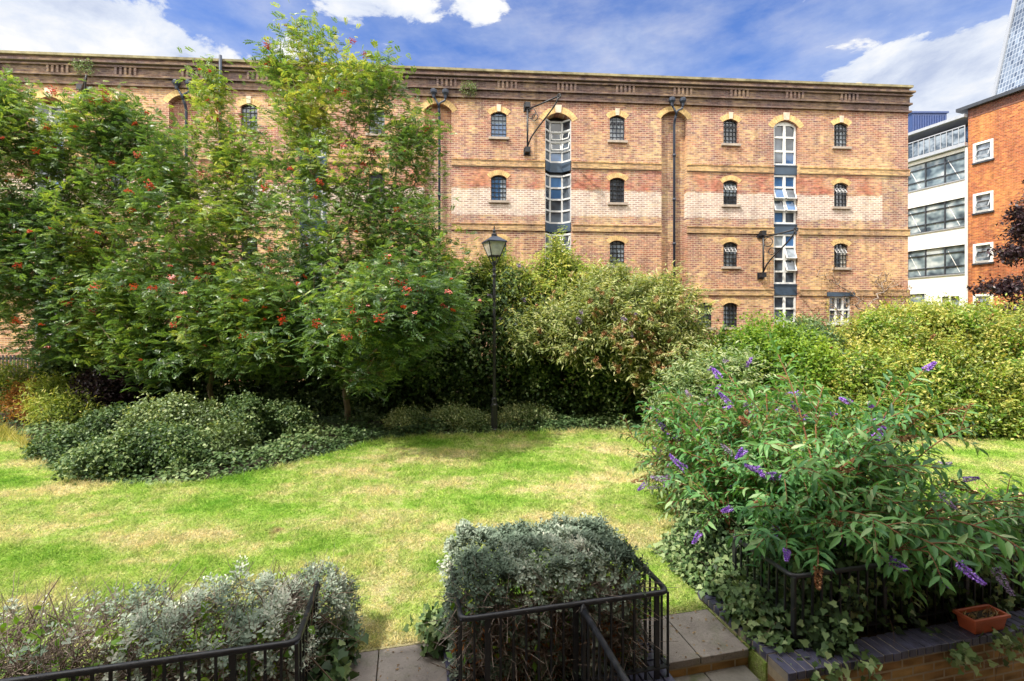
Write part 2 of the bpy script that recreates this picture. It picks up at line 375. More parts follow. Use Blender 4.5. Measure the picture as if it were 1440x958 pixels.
M['modern_dark'] = brickmat("dark_red_brick", (.22, .09, .06), (.18, .06, .04), (.16, .05, .04), (.10, .05, .05), (.2, .15, .12))
M['garden_brick'] = brickmat("garden_wall_brick", (.46, .31, .13), (.40, .24, .10), (.32, .18, .08), (.22, .14, .08), (.40, .33, .23), contrast=.8)
M['blue_brick'] = plain("blue_engineering_brick", (.075, .075, .125), .35, var=.4, scale=9, bump=.004)
M['mortar'] = plain("old_mortar", (.30, .26, .21), .9, bump=.01)
M['terracotta'] = plain("terracotta_plastic", (.50, .11, .045), .5, var=.15)
M['soil'] = plain("dark_soil", (.05, .037, .025), .95, var=.5, scale=8, bump=.02)
M['metal_grey'] = plain("grey_aluminium", (.40, .42, .45), .4, metal=.3, var=.1)
M['dark_frame'] = plain("dark_window_frame", (.035, .04, .05), .4)
M['blue_clad'] = plain("blue_ribbed_cladding", (.04, .07, .20), .5, var=.15)
M['wood_white'] = plain("weathered_white_wood", (.62, .60, .56), .7, var=.15)
def barkmat(name, a, b_):
    m, nt, b = newmat(name); p = coord(nt); mp = nt.nodes.new("ShaderNodeMapping"); nt.links.new(p, mp.inputs[0]); mp.inputs["Scale"].default_value = (14, 14, 5)
    f = noise_(nt, mp.outputs[0], 1.0, 6, .65); r = ramp(nt, [(.3, a), (.7, b_)], f); nt.links.new(r.outputs[0], b.inputs["Base Color"])
    b.inputs["Roughness"].default_value = .85; bump_(nt, b, f, .02, .8); return m
M['bark'] = barkmat("rowan_bark", (.08, .06, .04), (.32, .25, .15))
M['twig'] = barkmat("brown_twig", (.07, .045, .03), (.22, .15, .10))
M['twig_grey'] = barkmat("grey_twig", (.16, .12, .10), (.42, .34, .28))
M['stem_red'] = barkmat("reddish_stem", (.12, .05, .025), (.30, .13, .06))
def glassmat(name, stops, scale=1.2, rough=.04, spec=.9):
    m, nt, b = newmat(name); p = coord(nt); f = noise_(nt, p, scale, 2)
    r = ramp(nt, stops, f); nt.links.new(r.outputs[0], b.inputs["Base Color"])
    b.inputs["Roughness"].default_value = rough; b.inputs["Specular IOR Level"].default_value = spec
    bump_(nt, b, noise_(nt, p, 1.7, 2), .03, .12); return m
M['glass'] = glassmat("dark_window_glass", [(.35, (.02, .025, .035)), (.65, (.12, .15, .19))])
M['glass_blue'] = glassmat("sky_blue_window_glass", [(.35, (.03, .09, .22)), (.65, (.08, .20, .42))])
M['glass_pale'] = glassmat("pale_window_glass", [(.4, (.28, .33, .38)), (.6, (.06, .08, .10))], 2.2)
M['glass_room'] = glassmat("office_window_glass", [(.35, (.05, .07, .09)), (.5, (.20, .26, .29)), (.64, (.50, .54, .54))], 1.3, .06, .4)
M['blind'] = plain("pale_window_blind", (.52, .50, .44), .8, var=.15)
M['curtain'] = plain("grey_blue_curtain", (.30, .36, .42), .8, var=.2, scale=8)
def lantern_glass():
    m, nt, b = newmat("lantern_glass"); b.inputs["Base Color"].default_value = (.75, .80, .80, 1); b.inputs["Roughness"].default_value = .12
    t = nt.nodes.new("ShaderNodeBsdfTransparent"); mx = nt.nodes.new("ShaderNodeMixShader")
    f = ramp(nt, [(.3, (.35,)*3), (.7, (.6,)*3)], noise_(nt, coord(nt), 9, 3)); nt.links.new(f.outputs[0], mx.inputs[0])
    nt.links.new(t.outputs[0], mx.inputs[1]); nt.links.new(b.outputs[0], mx.inputs[2]); nt.links.new(mx.outputs[0], nt.nodes["Material Output"].inputs[0]); return m
M['lantern'] = lantern_glass()
# leaves
M['rowan'] = leafmat("rowan_leaf", [(0, (.035, .080, .035)), (.35, (.085, .165, .055)), (.6, (.17, .285, .075)), (.8, (.31, .41, .09)), (1, (.50, .50, .13))], .38, .38, spec=.5)
M['ivy'] = leafmat("ivy_leaf", [(0, (.018, .036, .016)), (.4, (.050, .098, .036)), (.75, (.12, .20, .07)), (1, (.30, .38, .17))], .5, .2, spec=.3)
M['ivy_var'] = leafmat("variegated_leaf", [(0, (.07, .11, .04)), (.5, (.22, .31, .13)), (1, (.58, .60, .30))], .4, .25)
M['budd'] = leafmat("butterfly_bush_leaf", [(0, (.04, .085, .045)), (.4, (.105, .19, .08)), (.75, (.25, .36, .15)), (1, (.50, .56, .32))], .55, .35)
M['budd_dark'] = leafmat("butterfly_bush_leaf_near", [(0, (.03, .09, .045)), (.4, (.085, .23, .085)), (.75, (.20, .42, .13)), (1, (.48, .60, .34))], .42, .40)
M['budd_olive'] = leafmat("olive_butterfly_bush_leaf", [(0, (.05, .08, .03)), (.4, (.16, .22, .07)), (.75, (.34, .40, .14)), (1, (.56, .56, .28))], .55, .35)
M['yel'] = leafmat("yellow_green_leaf", [(0, (.07, .12, .025)), (.4, (.22, .31, .06)), (.75, (.42, .49, .11)), (1, (.64, .58, .18))], .5, .35)
M['bright'] = leafmat("bright_green_leaf", [(0, (.045, .11, .015)), (.5, (.15, .30, .035)), (1, (.34, .46, .06))], .45, .35)
M['grey'] = leafmat("grey_felted_leaf", [(0, (.055, .085, .055)), (.45, (.175, .24, .175)), (.8, (.41, .475, .375)), (1, (.74, .74, .62))], .75, .15, (1, 1, .9), .15)
M['plum'] = leafmat("purple_leaf", [(0, (.012, .008, .010)), (.5, (.035, .018, .026)), (1, (.14, .085, .10))], .35, .15, (1.2, .8, .9), .5)
M['dead'] = leafmat("dry_leaf", [(0, (.13, .075, .04)), (.5, (.36, .23, .12)), (1, (.62, .47, .28))], .85, .2)
M['rust'] = leafmat("rust_red_leaf", [(0, (.16, .06, .02)), (.6, (.42, .17, .05)), (1, (.56, .34, .10))], .8, .25)
M['drygrass'] = leafmat("dry_grass_blade", [(0, (.16, .20, .04)), (.4, (.38, .36, .10)), (1, (.70, .60, .28))], .8, .35)
M['berry'] = plain("orange_red_berry", (.55, .055, .012), .35, var=.35, scale=40)
M['purple'] = plain("purple_flower", (.26, .10, .52), .7, var=.45, scale=50)
M['spent'] = plain("brown_spent_flower", (.23, .105, .045), .9, var=.5, scale=50)

# the lawn colour is shared by the turf sheet and the grass blades (world position)
def lawn_colour(nt):
    p = position(nt)
    mp = nt.nodes.new("ShaderNodeMapping"); nt.links.new(p, mp.inputs[0]); mp.inputs["Rotation"].default_value = (0, 0, rad(-32)); mp.inputs["Scale"].default_value = (.6, 1.0, 1)
    a = noise_(nt, mp.outputs[0], .85, 5, .58); c = noise_(nt, p, 5.5, 4, .6); bare = noise_(nt, p, 1.35, 3, .5)
    v = math_(nt, 'ADD', math_(nt, 'ADD', math_(nt, 'MULTIPLY', a, .62), math_(nt, 'MULTIPLY', c, .22)), math_(nt, 'MULTIPLY', noise_(nt, p, 42, 3, .6), .16))
    r = ramp(nt, [(.37, (.18, .375, .04)), (.45, (.32, .49, .085)), (.505, (.46, .55, .17)), (.56, (.63, .59, .29)), (.66, (.72, .59, .38))], v)
    bm = ramp(nt, [(.68, (0,0,0)), (.76, (.75,)*3)], bare)
    return mixc(nt, bm.outputs[0], r.outputs[0], (.40, .25, .15))
def lawnmat():
    m, nt, b = newmat("lawn_turf"); c = lawn_colour(nt); p = position(nt)
    f = ramp(nt, [(.3, (.55,)*3), (.7, (1.1,)*3)], noise_(nt, p, 38, 4, .7))
    nt.links.new(mixc(nt, 1.0, c, f.outputs[0], 'MULTIPLY'), b.inputs["Base Color"]); b.inputs["Roughness"].default_value = .95
    b.inputs["Specular IOR Level"].default_value = .1; bump_(nt, b, noise_(nt, p, 60, 4, .7), .03, 1.0); return m
def blademat():
    m, nt, b = newmat("grass_blade"); c = lawn_colour(nt); a = nt.nodes.new("ShaderNodeAttribute"); a.attribute_name = "tint"
    f = ramp(nt, [(0, (.42, .50, .42)), (.5, (1.02, 1.04, 1.0)), (1, (1.55, 1.45, 1.35))], a.outputs["Fac"]); c = mixc(nt, 1.0, c, f.outputs[0], 'MULTIPLY')
    nt.links.new(c, b.inputs["Base Color"]); b.inputs["Roughness"].default_value = .6; b.inputs["Specular IOR Level"].default_value = .2
    t = nt.nodes.new("ShaderNodeBsdfTranslucent"); nt.links.new(c, t.inputs["Color"]); mx = nt.nodes.new("ShaderNodeMixShader"); mx.inputs[0].default_value = .4
    nt.links.new(b.outputs[0], mx.inputs[1]); nt.links.new(t.outputs[0], mx.inputs[2]); nt.links.new(mx.outputs[0], nt.nodes["Material Output"].inputs[0]); return m
M['lawn'] = lawnmat(); M['blade'] = blademat()
def pavemat(name, a, b_, moss):
    m, nt, b = newmat(name); p = position(nt)
    r = ramp(nt, [(.3, a), (.7, b_)], noise_(nt, p, 3.5, 7, .65)); sp = ramp(nt, [(.56, (1,)*3), (.70, (.5,)*3)], noise_(nt, p, 14, 5, .7))
    c = mixc(nt, 1.0, r.outputs[0], sp.outputs[0], 'MULTIPLY')
    ms = ramp(nt, [(.52, (0,0,0)), (.66, (moss,)*3)], noise_(nt, p, 4.0, 5, .6)); c = mixc(nt, ms.outputs[0], c, (.09, .13, .03))
    nt.links.new(c, b.inputs["Base Color"]); b.inputs["Roughness"].default_value = .8; bump_(nt, b, noise_(nt, p, 45, 5, .7), .012, .7); return m
M['slab'] = pavemat("stone_slab", (.19, .165, .15), (.36, .32, .29), .25)
M['mossy'] = pavemat("mossy_slab", (.15, .14, .12), (.30, .28, .25), .9)
M['yard'] = pavemat("yard_paving", (.17, .15, .13), (.28, .25, .22), .3)
# ================================================================== THE SETTING: ground, lawn, paths
g = MB(); g.poly([(-900, -900, -1.2), (900, -900, -1.2), (900, 1500, -1.2), (-900, 1500, -1.2)])
tag(g.build("ground", M['yard']), kind='structure')

def lawn_sheet():
    # top of the garden terrace: straight front edge along the railings, path bays cut out
    front = [(-45, 0), (-1.42, 0), (-1.42, .86), (-.43, .86), (-.43, 0), (1.28, 0), (1.28, .76), (2.14, .76), (2.14, 0), (45, 0)]
    top = [W(a, b, 0) for a, b in front]
    me = MB(); back = [(45, 60, 0), (-45, 60, 0)]
    me.poly(top + back)
    for i in range(len(top) - 1):
        p, q = top[i], top[i+1]; me.poly([(p[0], p[1], -1.25), (q[0], q[1], -1.25), q, p])
    return tag(me.build("lawn", M['lawn']), kind='structure')
lawn_sheet()

def smooth_poly(pts, n=8):      # closed Catmull-Rom outline
    out = []; m = len(pts)
    for i in range(m):
        p0, p1, p2, p3 = (np.array(pts[(i + k - 1) % m], float) for k in range(4))
        for s in range(n):
            t = s / n; out.append(.5 * ((2*p1) + (-p0+p2)*t + (2*p0-5*p1+4*p2-p3)*t*t + (-p0+3*p1-3*p2+p3)*t**3))
    return out
def gp(px, py):                 # ground point
    Y = CAM_H * FOC / (py - 455); return ((px - 720) / FOC * Y, Y)
BED = [gp(52, 632), gp(75, 662), gp(150, 680), gp(250, 681), gp(360, 664), gp(455, 640), gp(555, 617), gp(690, 610), gp(820, 606), gp(960, 606), (9, 11.6), (16, 11.4), (24, 12.5), (26, 21.5), (-24, 18.2), (-22, 15.0), (-15, 13.2)]
bed_out = smooth_poly(BED, 8)
b_ = MB(); b_.poly([(x, y, .008) for x, y in bed_out]); tag(b_.build("planting_bed_soil", M['soil']), kind='structure')
b_ = MB(); b_.poly([W(a, b, .012) for a, b in ((-14, .0), (-1.46, .0), (-1.46, 1.05), (-3.2, 1.1), (-14, 1.0))]); tag(b_.build("hedge_bed_soil", M['soil']), kind='structure')
b_ = MB(); b_.poly([W(a, b, .012) for a, b in ((-.36, .02), (1.24, .02), (1.24, 1.1), (-.36, 1.1))]); tag(b_.build("hedge_bed_soil", M['soil']), kind='structure')
b_ = MB(); b_.poly([W(a, b, .012) for a, b in ((2.2, -.1), (14, -.1), (14, 1.9), (6.0, 2.2), (3.9, 2.0), (2.4, 1.6), (2.14, .9))]); tag(b_.build("planter_soil", M['soil']), kind='structure')

def slabs(name, cells, z, mat, t=.06):
    mb = MB()
    for a0, a1, b0, b1 in cells:
        c = [W(a, b) for a, b in ((a0+.004, b0+.004), (a1-.004, b0+.004), (a1-.004, b1-.004), (a0+.004, b1-.004))]
        vs = [(x, y, z - t) for x, y, _ in c] + [(x, y, z) for x, y, _ in c]
        mb.add(vs, [(0,3,2,1),(4,5,6,7),(0,1,5,4),(1,2,6,5),(2,3,7,6),(3,0,4,7)])
    o = mb.build(name, mat, bevel=.006); return tag(o, kind='structure')
slabs("path", [(-1.42, -.98, .30, .86), (-.98, -.43, .30, .86), (-1.42, -.98, -.4, .30), (-.98, -.43, -.4, .30)], .0, M['slab'])
slabs("path", [(1.28, 1.66, .17, .76), (1.66, 2.13, .17, .76)], .0, M['slab'])
slabs("path", [(1.28, 1.70, -.45, .20), (1.70, 2.10, -.45, .20)], -.14, M['mossy'])
mb = MB()
for (a0, a1, b0, b1, z1) in [(1.28, 2.13, -.5, .74, -.066), (-1.42, -.43, -.45, .84, -.066)]:
    c = [W(a, b) for a, b in ((a0, b0), (a1, b0), (a1, b1), (a0, b1))]
    if a0 > 0:
        cs = [((a0, a1, .19, .74), -.066), ((a0, a1, -.45, .185), -.206)]
    else: cs = [((a0, a1, b0, b1), z1)]
    for (p0, p1, q0, q1), zz in cs:
        k = [W(a, b) for a, b in ((p0, q0), (p1, q0), (p1, q1), (p0, q1))]
        mb.add([(x, y, -1.25) for x, y, _ in k] + [(x, y, zz) for x, y, _ in k], [(0,3,2,1),(4,5,6,7),(0,1,5,4),(1,2,6,5),(2,3,7,6),(3,0,4,7)])
tag(mb.build("path_footing", M['garden_brick']), kind='structure')

# ================================================================== WAREHOUSE
WY, WK = 20.6, .071
w_rot = math.atan(WK); wc = math.sqrt(1 + WK * WK)
def U(px):
    t = (px - 720) / FOC; return WY * t / (1 - WK * t) * wc
def ZW(px, py):
    X = U(px) / wc; return CAM_H + (455 - py) * (WY + WK * X) / FOC
ware = empty("warehouse", (0, WY, 0), w_rot, "long old brick warehouse with loading bays, arched windows and heavy cornice behind the garden", "warehouse")
U0, U1, ZT = -33.0, U(1277), 12.62
STRIP = [-13.77 - 10.53, -13.77, -3.22, 7.31]
BAY = [(s + 2.64, s + 5.27, s + 7.93) for s in STRIP]
SW, SR = .58, .30              # half width of the recess strips
openings = []                   # (uc, w, zb, zs, rise, depth)
for s in STRIP: openings.append((s, 2*SW, -1.25, 12.05, .30, .24))
stacks = []
for (l, c, r) in BAY:
    openings.append((c, 1.17, 1.6, 11.80, .30, .48)); stacks.append(c)
wins = []                       # small arched windows: u, z sill, z spring
rows = [(10.95, 11.95), (8.18, 9.18), (5.38, 6.38), (2.62, 3.62)]
for bi, (l, c, r) in enumerate(BAY):
    for side, u in ((0, l), (1, r)):
        for ri, (zb, zs) in enumerate(rows):
            if bi == 3 and side == 1 and ri == 3: continue
            wins.append((u, zb, zs, ri, bi, side)); openings.append((u, .68, zb, zs, .12, .16))
    if bi >= 1: wins.append((l - 1.2, 2.62, 3.62, 3, bi, 2)); openings.append((l - 1.2, .68, 2.62, 3.62, .12, .16))
SASH = (BAY[3][2] - .04, 1.06, 2.85, 4.02, .02, .18); openings.append(SASH)

def arc_pts(uc, w, zs, rise, n=8):
    Rr = (w*w/4 + rise*rise) / (2*rise); zc = zs + rise - Rr; a = math.asin(min(1, w/2/Rr))
    return [(uc + Rr*math.sin(-a + 2*a*i/n), zc + Rr*math.cos(-a + 2*a*i/n)) for i in range(n+1)], Rr, zc, a
def wall_mesh():
    mb = MB(); us = {U0, U1}; zs_ = {-1.25, ZT}
    for uc, w, zb, zs, rise, d in openings:
        us |= {uc - w/2, uc + w/2}; zs_ |= {zb, zs, zs + rise}
    us = sorted(us); zs_ = sorted(zs_)
    def inside(u, z):
        for uc, w, zb, zs, rise, d in openings:
            if abs(u - uc) < w/2 and zb < z < zs + rise: return True
        return False
    for z0, z1 in zip(zs_, zs_[1:]):
        run = None                                  # merge cells along each row
        for u0, u1 in zip(us, us[1:]):
            if inside((u0+u1)/2, (z0+z1)/2):
                if run is not None: mb.poly([(run, 0, z0), (u0, 0, z0), (u0, 0, z1), (run, 0, z1)]); run = None
            elif run is None: run = u0
        if run is not None: mb.poly([(run, 0, z0), (U1, 0, z0), (U1, 0, z1), (run, 0, z1)])
    for uc, w, zb, zs, rise, d in openings:
        a, b = uc - w/2, uc + w/2; zt = zs + rise; P, *_ = arc_pts(uc, w, zs, rise); h = len(P)//2
        mb.poly([(a, 0, zt)] + [(p[0], 0, p[1]) for p in P[:h+1]])
        mb.poly([(p[0], 0, p[1]) for p in P[h:]] + [(b, 0, zt)])
        mb.poly([(a, 0, zb), (a, 0, zs), (a, d, zs), (a, d, zb)]); mb.poly([(b, 0, zs), (b, 0, zb), (b, d, zb), (b, d, zs)])
        for p, q in zip(P, P[1:]): mb.poly([(p[0], 0, p[1]), (q[0], 0, q[1]), (q[0], d, q[1]), (p[0], d, p[1])])
        mb.poly([(a, 0, zb), (a, d, zb), (b, d, zb), (b, 0, zb)])
    for s in STRIP: mb.poly([(s - SW, .24, -1.25), (s + SW, .24, -1.25), (s + SW, .24, 12.4), (s - SW, .24, 12.4)])
    # ends, back, roof
    mb.poly([(U1, 0, -1.25), (U1, 12, -1.25), (U1, 12, 13.4), (U1, 0, 13.4)]); mb.poly([(U0, 12, -1.25), (U0, 0, -1.25), (U0, 0, 13.4), (U0, 12, 13.4)])
    mb.poly([(U1, 12, -1.25), (U0, 12, -1.25), (U0, 12, 13.4), (U1, 12, 13.4)]); mb.poly([(U0, .35, 13.2), (U1 - .01, .35, 13.2), (U1 - .01, 12, 13.2), (U0, 12, 13.2)])
    return mb.build("wall", M['ware'], ware)
wall_mesh()
# cornice: projecting courses
cor = MB()
for z0, z1, pr in [(12.62, 12.70, .10), (12.70, 12.97, .02), (12.97, 13.05, .12), (13.05, 13.36, .045), (13.36, 13.42, .13), (13.42, 13.50, .07), (13.50, 13.58, .20), (13.58, 13.76, .03)]:
    cor.box(U0, U1 + pr, -pr, .35, z0, z1)
u = U0 + .8
while u < U1 - 1:
    for k in range(5): cor.box(u + k*.19, u + k*.19 + .09, -.12, -.046, 13.06, 13.355)
    u += 2.63
cornice = cor.build("cornice", M['soot'], ware)
cp = MB(); cp.box(U0, U1 + .14, -.14, .42, 13.762, 13.86); cp.build("coping", M['cope'], ware)
# string courses, broken at the recesses
for zt in (9.92, 7.13, 4.32):
    edges = [U0]
    for s, (l, c, r) in zip(STRIP, BAY):
        edges += [s - SW, s + SW, c - .60, c + .60]
    edges.append(U1 + .05)
    for a, b in zip(edges[::2], edges[1::2]):
        segs = [(a, b)]
        if zt < 5 and a < SASH[0] < b: segs = [(a, SASH[0] - .70), (SASH[0] + .70, b)]
        for a1, b1 in segs:
            sc = MB(); sc.box(a1 + .004, b1 - .004, -.06, .0, zt - .25, zt); sc.box(a1 + .004, b1 - .004, -.085, .0, zt + .003, zt + .045)
            sc.build("string_course", M['band'], ware)
def voussoirs(uc, w, zs, rise, h, n, key=False):
    P, Rr, zc, a = arc_pts(uc, w, zs, rise); a2 = a * 1.12; mb = MB()
    for i in range(n):
        if key and i == n // 2: continue
        t0 = -a2 + 2*a2*i/n + .004/Rr; t1 = -a2 + 2*a2*(i+1)/n - .004/Rr; q = []
        for t, r in ((t0, Rr+.003), (t1, Rr+.003), (t1, Rr+h), (t0, Rr+h)): q.append((uc + r*math.sin(t), zc + r*math.cos(t)))
        mb.add([(x, -.012, z) for x, z in q] + [(x, .02, z) for x, z in q], [(0,1,2,3),(0,4,5,1),(1,5,6,2),(2,6,7,3),(3,7,4,0)])
    o = mb.build("brick_arch", M['vous'], ware)
    if key:
        zt = zs + rise; k = MB(); w0, w1 = .075 if w < 1 else .12, .10 if w < 1 else .15
        q = [(uc - w0, zt + .005), (uc + w0, zt + .005), (uc + w1, zt + h + .07), (uc - w1, zt + h + .07)]
        k.add([(x, -.05, z) for x, z in q] + [(x, .02, z) for x, z in q], [(0,1,2,3),(0,4,5,1),(1,5,6,2),(2,6,7,3),(3,7,4,0)]); k.build("keystone", M['stone'], o)
for s in STRIP: voussoirs(s, 2*SW, 12.05, .30, .24, 17)
for c in stacks: voussoirs(c, 1.17, 11.80, .30, .27, 17, True)

def small_window(u, zb, zs, ri, bi, side):
    w, rise = .68, .12; P, *_ = arc_pts(u, w - .01, zs, rise)
    fr = MB(); y = .11; zt = zs + rise
    # curved head and sides of the iron frame
    fr.tube([(u - w/2 + .015, y, zb + .01)] + [(p[0], y, p[1] - .016) for p in P] + [(u + w/2 - .015, y, zb + .01)], .02, 4)
    fr.box(u - w/2, u + w/2, y - .02, y + .02, zb, zb + .04)
    for k in (1, 2, 3): fr.box(u - w/2 + k*w/4 - .011, u - w/2 + k*w/4 + .011, y - .016, y + .016, zb + .03, zs + rise * (.72 if k != 2 else .93))
    for k in range(1, 6): zz = zb + k * (zt - zb) / 5.7; fr.box(u - w/2 + .01, u + w/2 - .01, y - .014, y + .014, zz - .011, zz + .011)
    f = fr.build("window", M['iron'] if (bi, ri) != (2, 0) else M['pipe'], ware)
    gm = M['glass_blue'] if (bi == 2 and side == 0) or (bi == 1 and ri == 0) else R.choice([M['glass'], M['glass'], M['glass_pale']])
    if bi == 1 and ri == 0: gm = M['glass_pale']
    p = MB(); p.poly([(u - w/2, y + .025, zb)] + [(u + w/2, y + .025, zb)] + [(q[0], y + .025, q[1]) for q in reversed(P)]); p.build("pane", gm, f)
    k_ = R.random()
    if k_ < .55:                                     # blinds and curtains behind the bars
        bl = MB(); h_ = R.uniform(.25, .7); x0_, x1_ = (u - w/2, u + w/2) if k_ < .3 else ((u - w/2, u - w/2 + w*.36) if k_ < .42 else (u + w*.12, u + w/2))
        bl.poly([(x0_, y + .021, zs - h_ * (zs - zb) if k_ < .3 else zb), (x1_, y + .021, zs - h_ * (zs - zb) if k_ < .3 else zb), (x1_, y + .021, zs), (x0_, y + .021, zs)]); bl.build("blind", R.choice([M['blind'], M['curtain'], M['curtain']]), f)
    s = MB(); s.box(u - w/2 - .11, u + w/2 + .11, -.09, .10, zb - .10, zb - .002); s.build("sill", M['sill'], f)
    if ri < 3 and ((bi == 3) or (bi == 2 and side == 1 and ri == 0)):      # tilted casement standing open
        c = MB(); zc = zb + .72 * (zs - zb); L = .30; dy, dz = -L * .55, -L * .62
        for k in range(4):
            x = u - .25 + k * .5 / 3; c.bar((x, y - .02, zc + .14), (x, y + dy, zc + .14 + dz), .018, .018)
        for t in (0, .5, 1): c.bar((u - .26, y - .02 + (dy + .02)*t, zc + .14 + dz*t), (u + .26, y - .02 + (dy + .02)*t, zc + .14 + dz*t), .018, .018)
        c.build("casement", M['cream'] if ri else M['iron'], f)
for wv in wins:
    small_window(*wv); voussoirs(wv[0], .68, wv[2], .12, .22 if wv[3] else .24, 11, key=wv[3] == 0)

def frame_grid(fr, x0, x1, z0, z1, y, ncol, nrow, t=.055, top_arc=None):
    fr.box(x0, x0 + t, y - .04, y + .04, z0, z1); fr.box(x1 - t, x1, y - .04, y + .04, z0, z1)
    fr.box(x0 + t, x1 - t, y - .04, y + .04, z0, z0 + t); fr.box(x0 + t, x1 - t, y - .04, y + .04, z1 - t, z1)
    for k in range(1, ncol): xx = x0 + (x1 - x0)*k/ncol; fr.box(xx - t*.75, xx + t*.75, y - .042, y + .042, z0 + t, z1 - t)
    for k in range(1, nrow): zz = z0 + (z1 - z0)*k/nrow; fr.box(x0 + t, x1 - t, y - .037, y + .037, zz - t*.55, zz + t*.55)
def flat_stack(c, bi):
    levels = [(10.08, 12.00, 3), (7.38, 9.62, 4), (4.62, 6.90, 4), (2.30, 4.08, 3)]
    for li, (z0, z1, nr) in enumerate(levels):
        y = .16; fr = MB(); x0, x1 = c - .55, c + .55
        frame_grid(fr, x0, x1, z0, z1, y, 2, nr, .075)
        if li == 0:
            P, *_ = arc_pts(c, 1.13, 11.80, .29)
            fr.add([(p[0], y - .035, p[1]) for p in P] + [(p[0], y - .035, min(p[1], 11.99) - .10 + .0) for p in P], [(i, i+1, i+10, i+9) for i in range(8)])
        f = fr.build("loading_bay_window", M['white'], ware)
        for i in range(2):
            for k in range(nr):
                xa, xb = c - .55 + i*.55 + .05, c + i*.55 - .05; za, zb2 = z0 + (z1-z0)*k/nr + .04, z0 + (z1-z0)*(k+1)/nr - .04
                op = (k in (1, 2) and nr == 4 and li in (1, 2) and (i == 1 or li == 1))
                gm = R.choice([M['glass'], M['glass'], M['glass_blue'], M['glass_pale']]) if li < 3 else M['glass']
                p = MB()
                if op:
                    p.poly([(xa, y - .16, za - .02), (xb, y - .16, za - .02), (xb, y + .02, zb2), (xa, y + .02, zb2)])
                else: p.poly([(xa - .02, y + .01, za - .02), (xb + .02, y + .01, za - .02), (xb + .02, y + .01, zb2 + .02), (xa - .02, y + .01, zb2 + .02)])
                p.build("pane", gm, f)
                if op:
                    c_ = MB()
                    for q, r_ in (((xa, y - .165, za), (xa, y + .015, zb2)), ((xb, y - .165, za), (xb, y + .015, zb2)), ((xa, y - .165, za), (xb, y - .165, za))): c_.bar(q, r_, .045, .035)
                    c_.build("casement", M['white'], f)
    sp = MB(); sp.box(c - .57, c + .57, .10, .14, 2.0, 2.3)
    for z0, z1 in ((9.64, 10.07), (6.92, 7.36), (4.10, 4.60)):
        q = MB(); q.box(c - .575, c + .575, .08, .14, z0, z1); q.box(c - .578, c + .578, .05, .14, z1 - .05, z1 - .002); q.build("spandrel_panel", M['slate'], ware)
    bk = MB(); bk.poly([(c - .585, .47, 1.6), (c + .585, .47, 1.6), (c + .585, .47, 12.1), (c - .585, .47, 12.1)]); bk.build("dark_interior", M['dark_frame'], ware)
def canted_stack(c, bi):
    plan = [(c - .575, .08), (c - .31, .42), (c + .24, .42), (c + .575, .08)]
    levels = [(10.06, 11.86, 4), (7.32, 9.42, 4), (4.6, 6.78, 4), (2.2, 4.0, 3)]
    for li, (z0, z1, nr) in enumerate(levels):
        fr = MB()
        for (p, q) in zip(plan, plan[1:]):
            for k in range(nr + 1):
                zz = z0 + (z1 - z0)*k/nr; fr.bar((p[0], p[1], zz), (q[0], q[1], zz), .07, .075)
        for i, p in enumerate(plan): fr.bar((p[0], p[1], z0 - .03), (p[0], p[1], z1 + .03), .075 if i in (1, 2) else .05, .075)
        f = fr.build("loading_bay_window", M['cream'] if bi != 0 else M['white'], ware)
        for i, (p, q) in enumerate(zip(plan, plan[1:])):
            for k in range(nr):
                za, zb2 = z0 + (z1-z0)*k/nr + .03, z0 + (z1-z0)*(k+1)/nr - .03
                pp = MB(); P0 = np.array([p[0], p[1] + .02, 0]); Q0 = np.array([q[0], q[1] + .02, 0])
                pp.poly([P0 + (0, 0, za), Q0 + (0, 0, za), Q0 + (0, 0, zb2), P0 + (0, 0, zb2)])
                gm = M['glass_blue'] if (i == 1 and (k == 0 and li == 0 or k >= 2 and li == 1)) else R.choice([M['glass']]*5 + [M['glass_pale']])
                pp.build("pane", gm, f)
                if i > 0 and (li == 0 and k in (1, 2) or li == 2 and k in (2, 3)):     # inner casement frame, tilted open
                    d = (Q0 - P0); nv = np.array([d[1], -d[0], 0]); nv /= np.linalg.norm(nv); cf = MB()
                    a0, a1 = P0 + d*.14, P0 + d*.86; lo = nv * .10
                    e = [a0 + (0, 0, zb2 - .02), a1 + (0, 0, zb2 - .02), a1 + lo + (0, 0, za + .06), a0 + lo + (0, 0, za + .06)]
                    for m_ in range(4): cf.bar(e[m_], e[(m_+1) % 4], .035, .035)
                    cf.build("casement", M['white'], f)
    for z0, z1 in ((9.60, 10.02), (6.90, 7.28), (4.10, 4.56)):
        q = MB()
        for p_, q_ in zip(plan, plan[1:]): q.bar((p_[0], p_[1] - .02, (z0+z1)/2), (q_[0], q_[1] - .02, (z0+z1)/2), .06, z1 - z0)
        q.build("spandrel_panel", M['slate'], ware)
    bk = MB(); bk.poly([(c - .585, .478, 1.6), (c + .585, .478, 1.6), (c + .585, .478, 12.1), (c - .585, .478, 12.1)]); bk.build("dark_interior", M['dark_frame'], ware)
for i, c in enumerate(stacks): (flat_stack if i == 3 else canted_stack)(c, i)
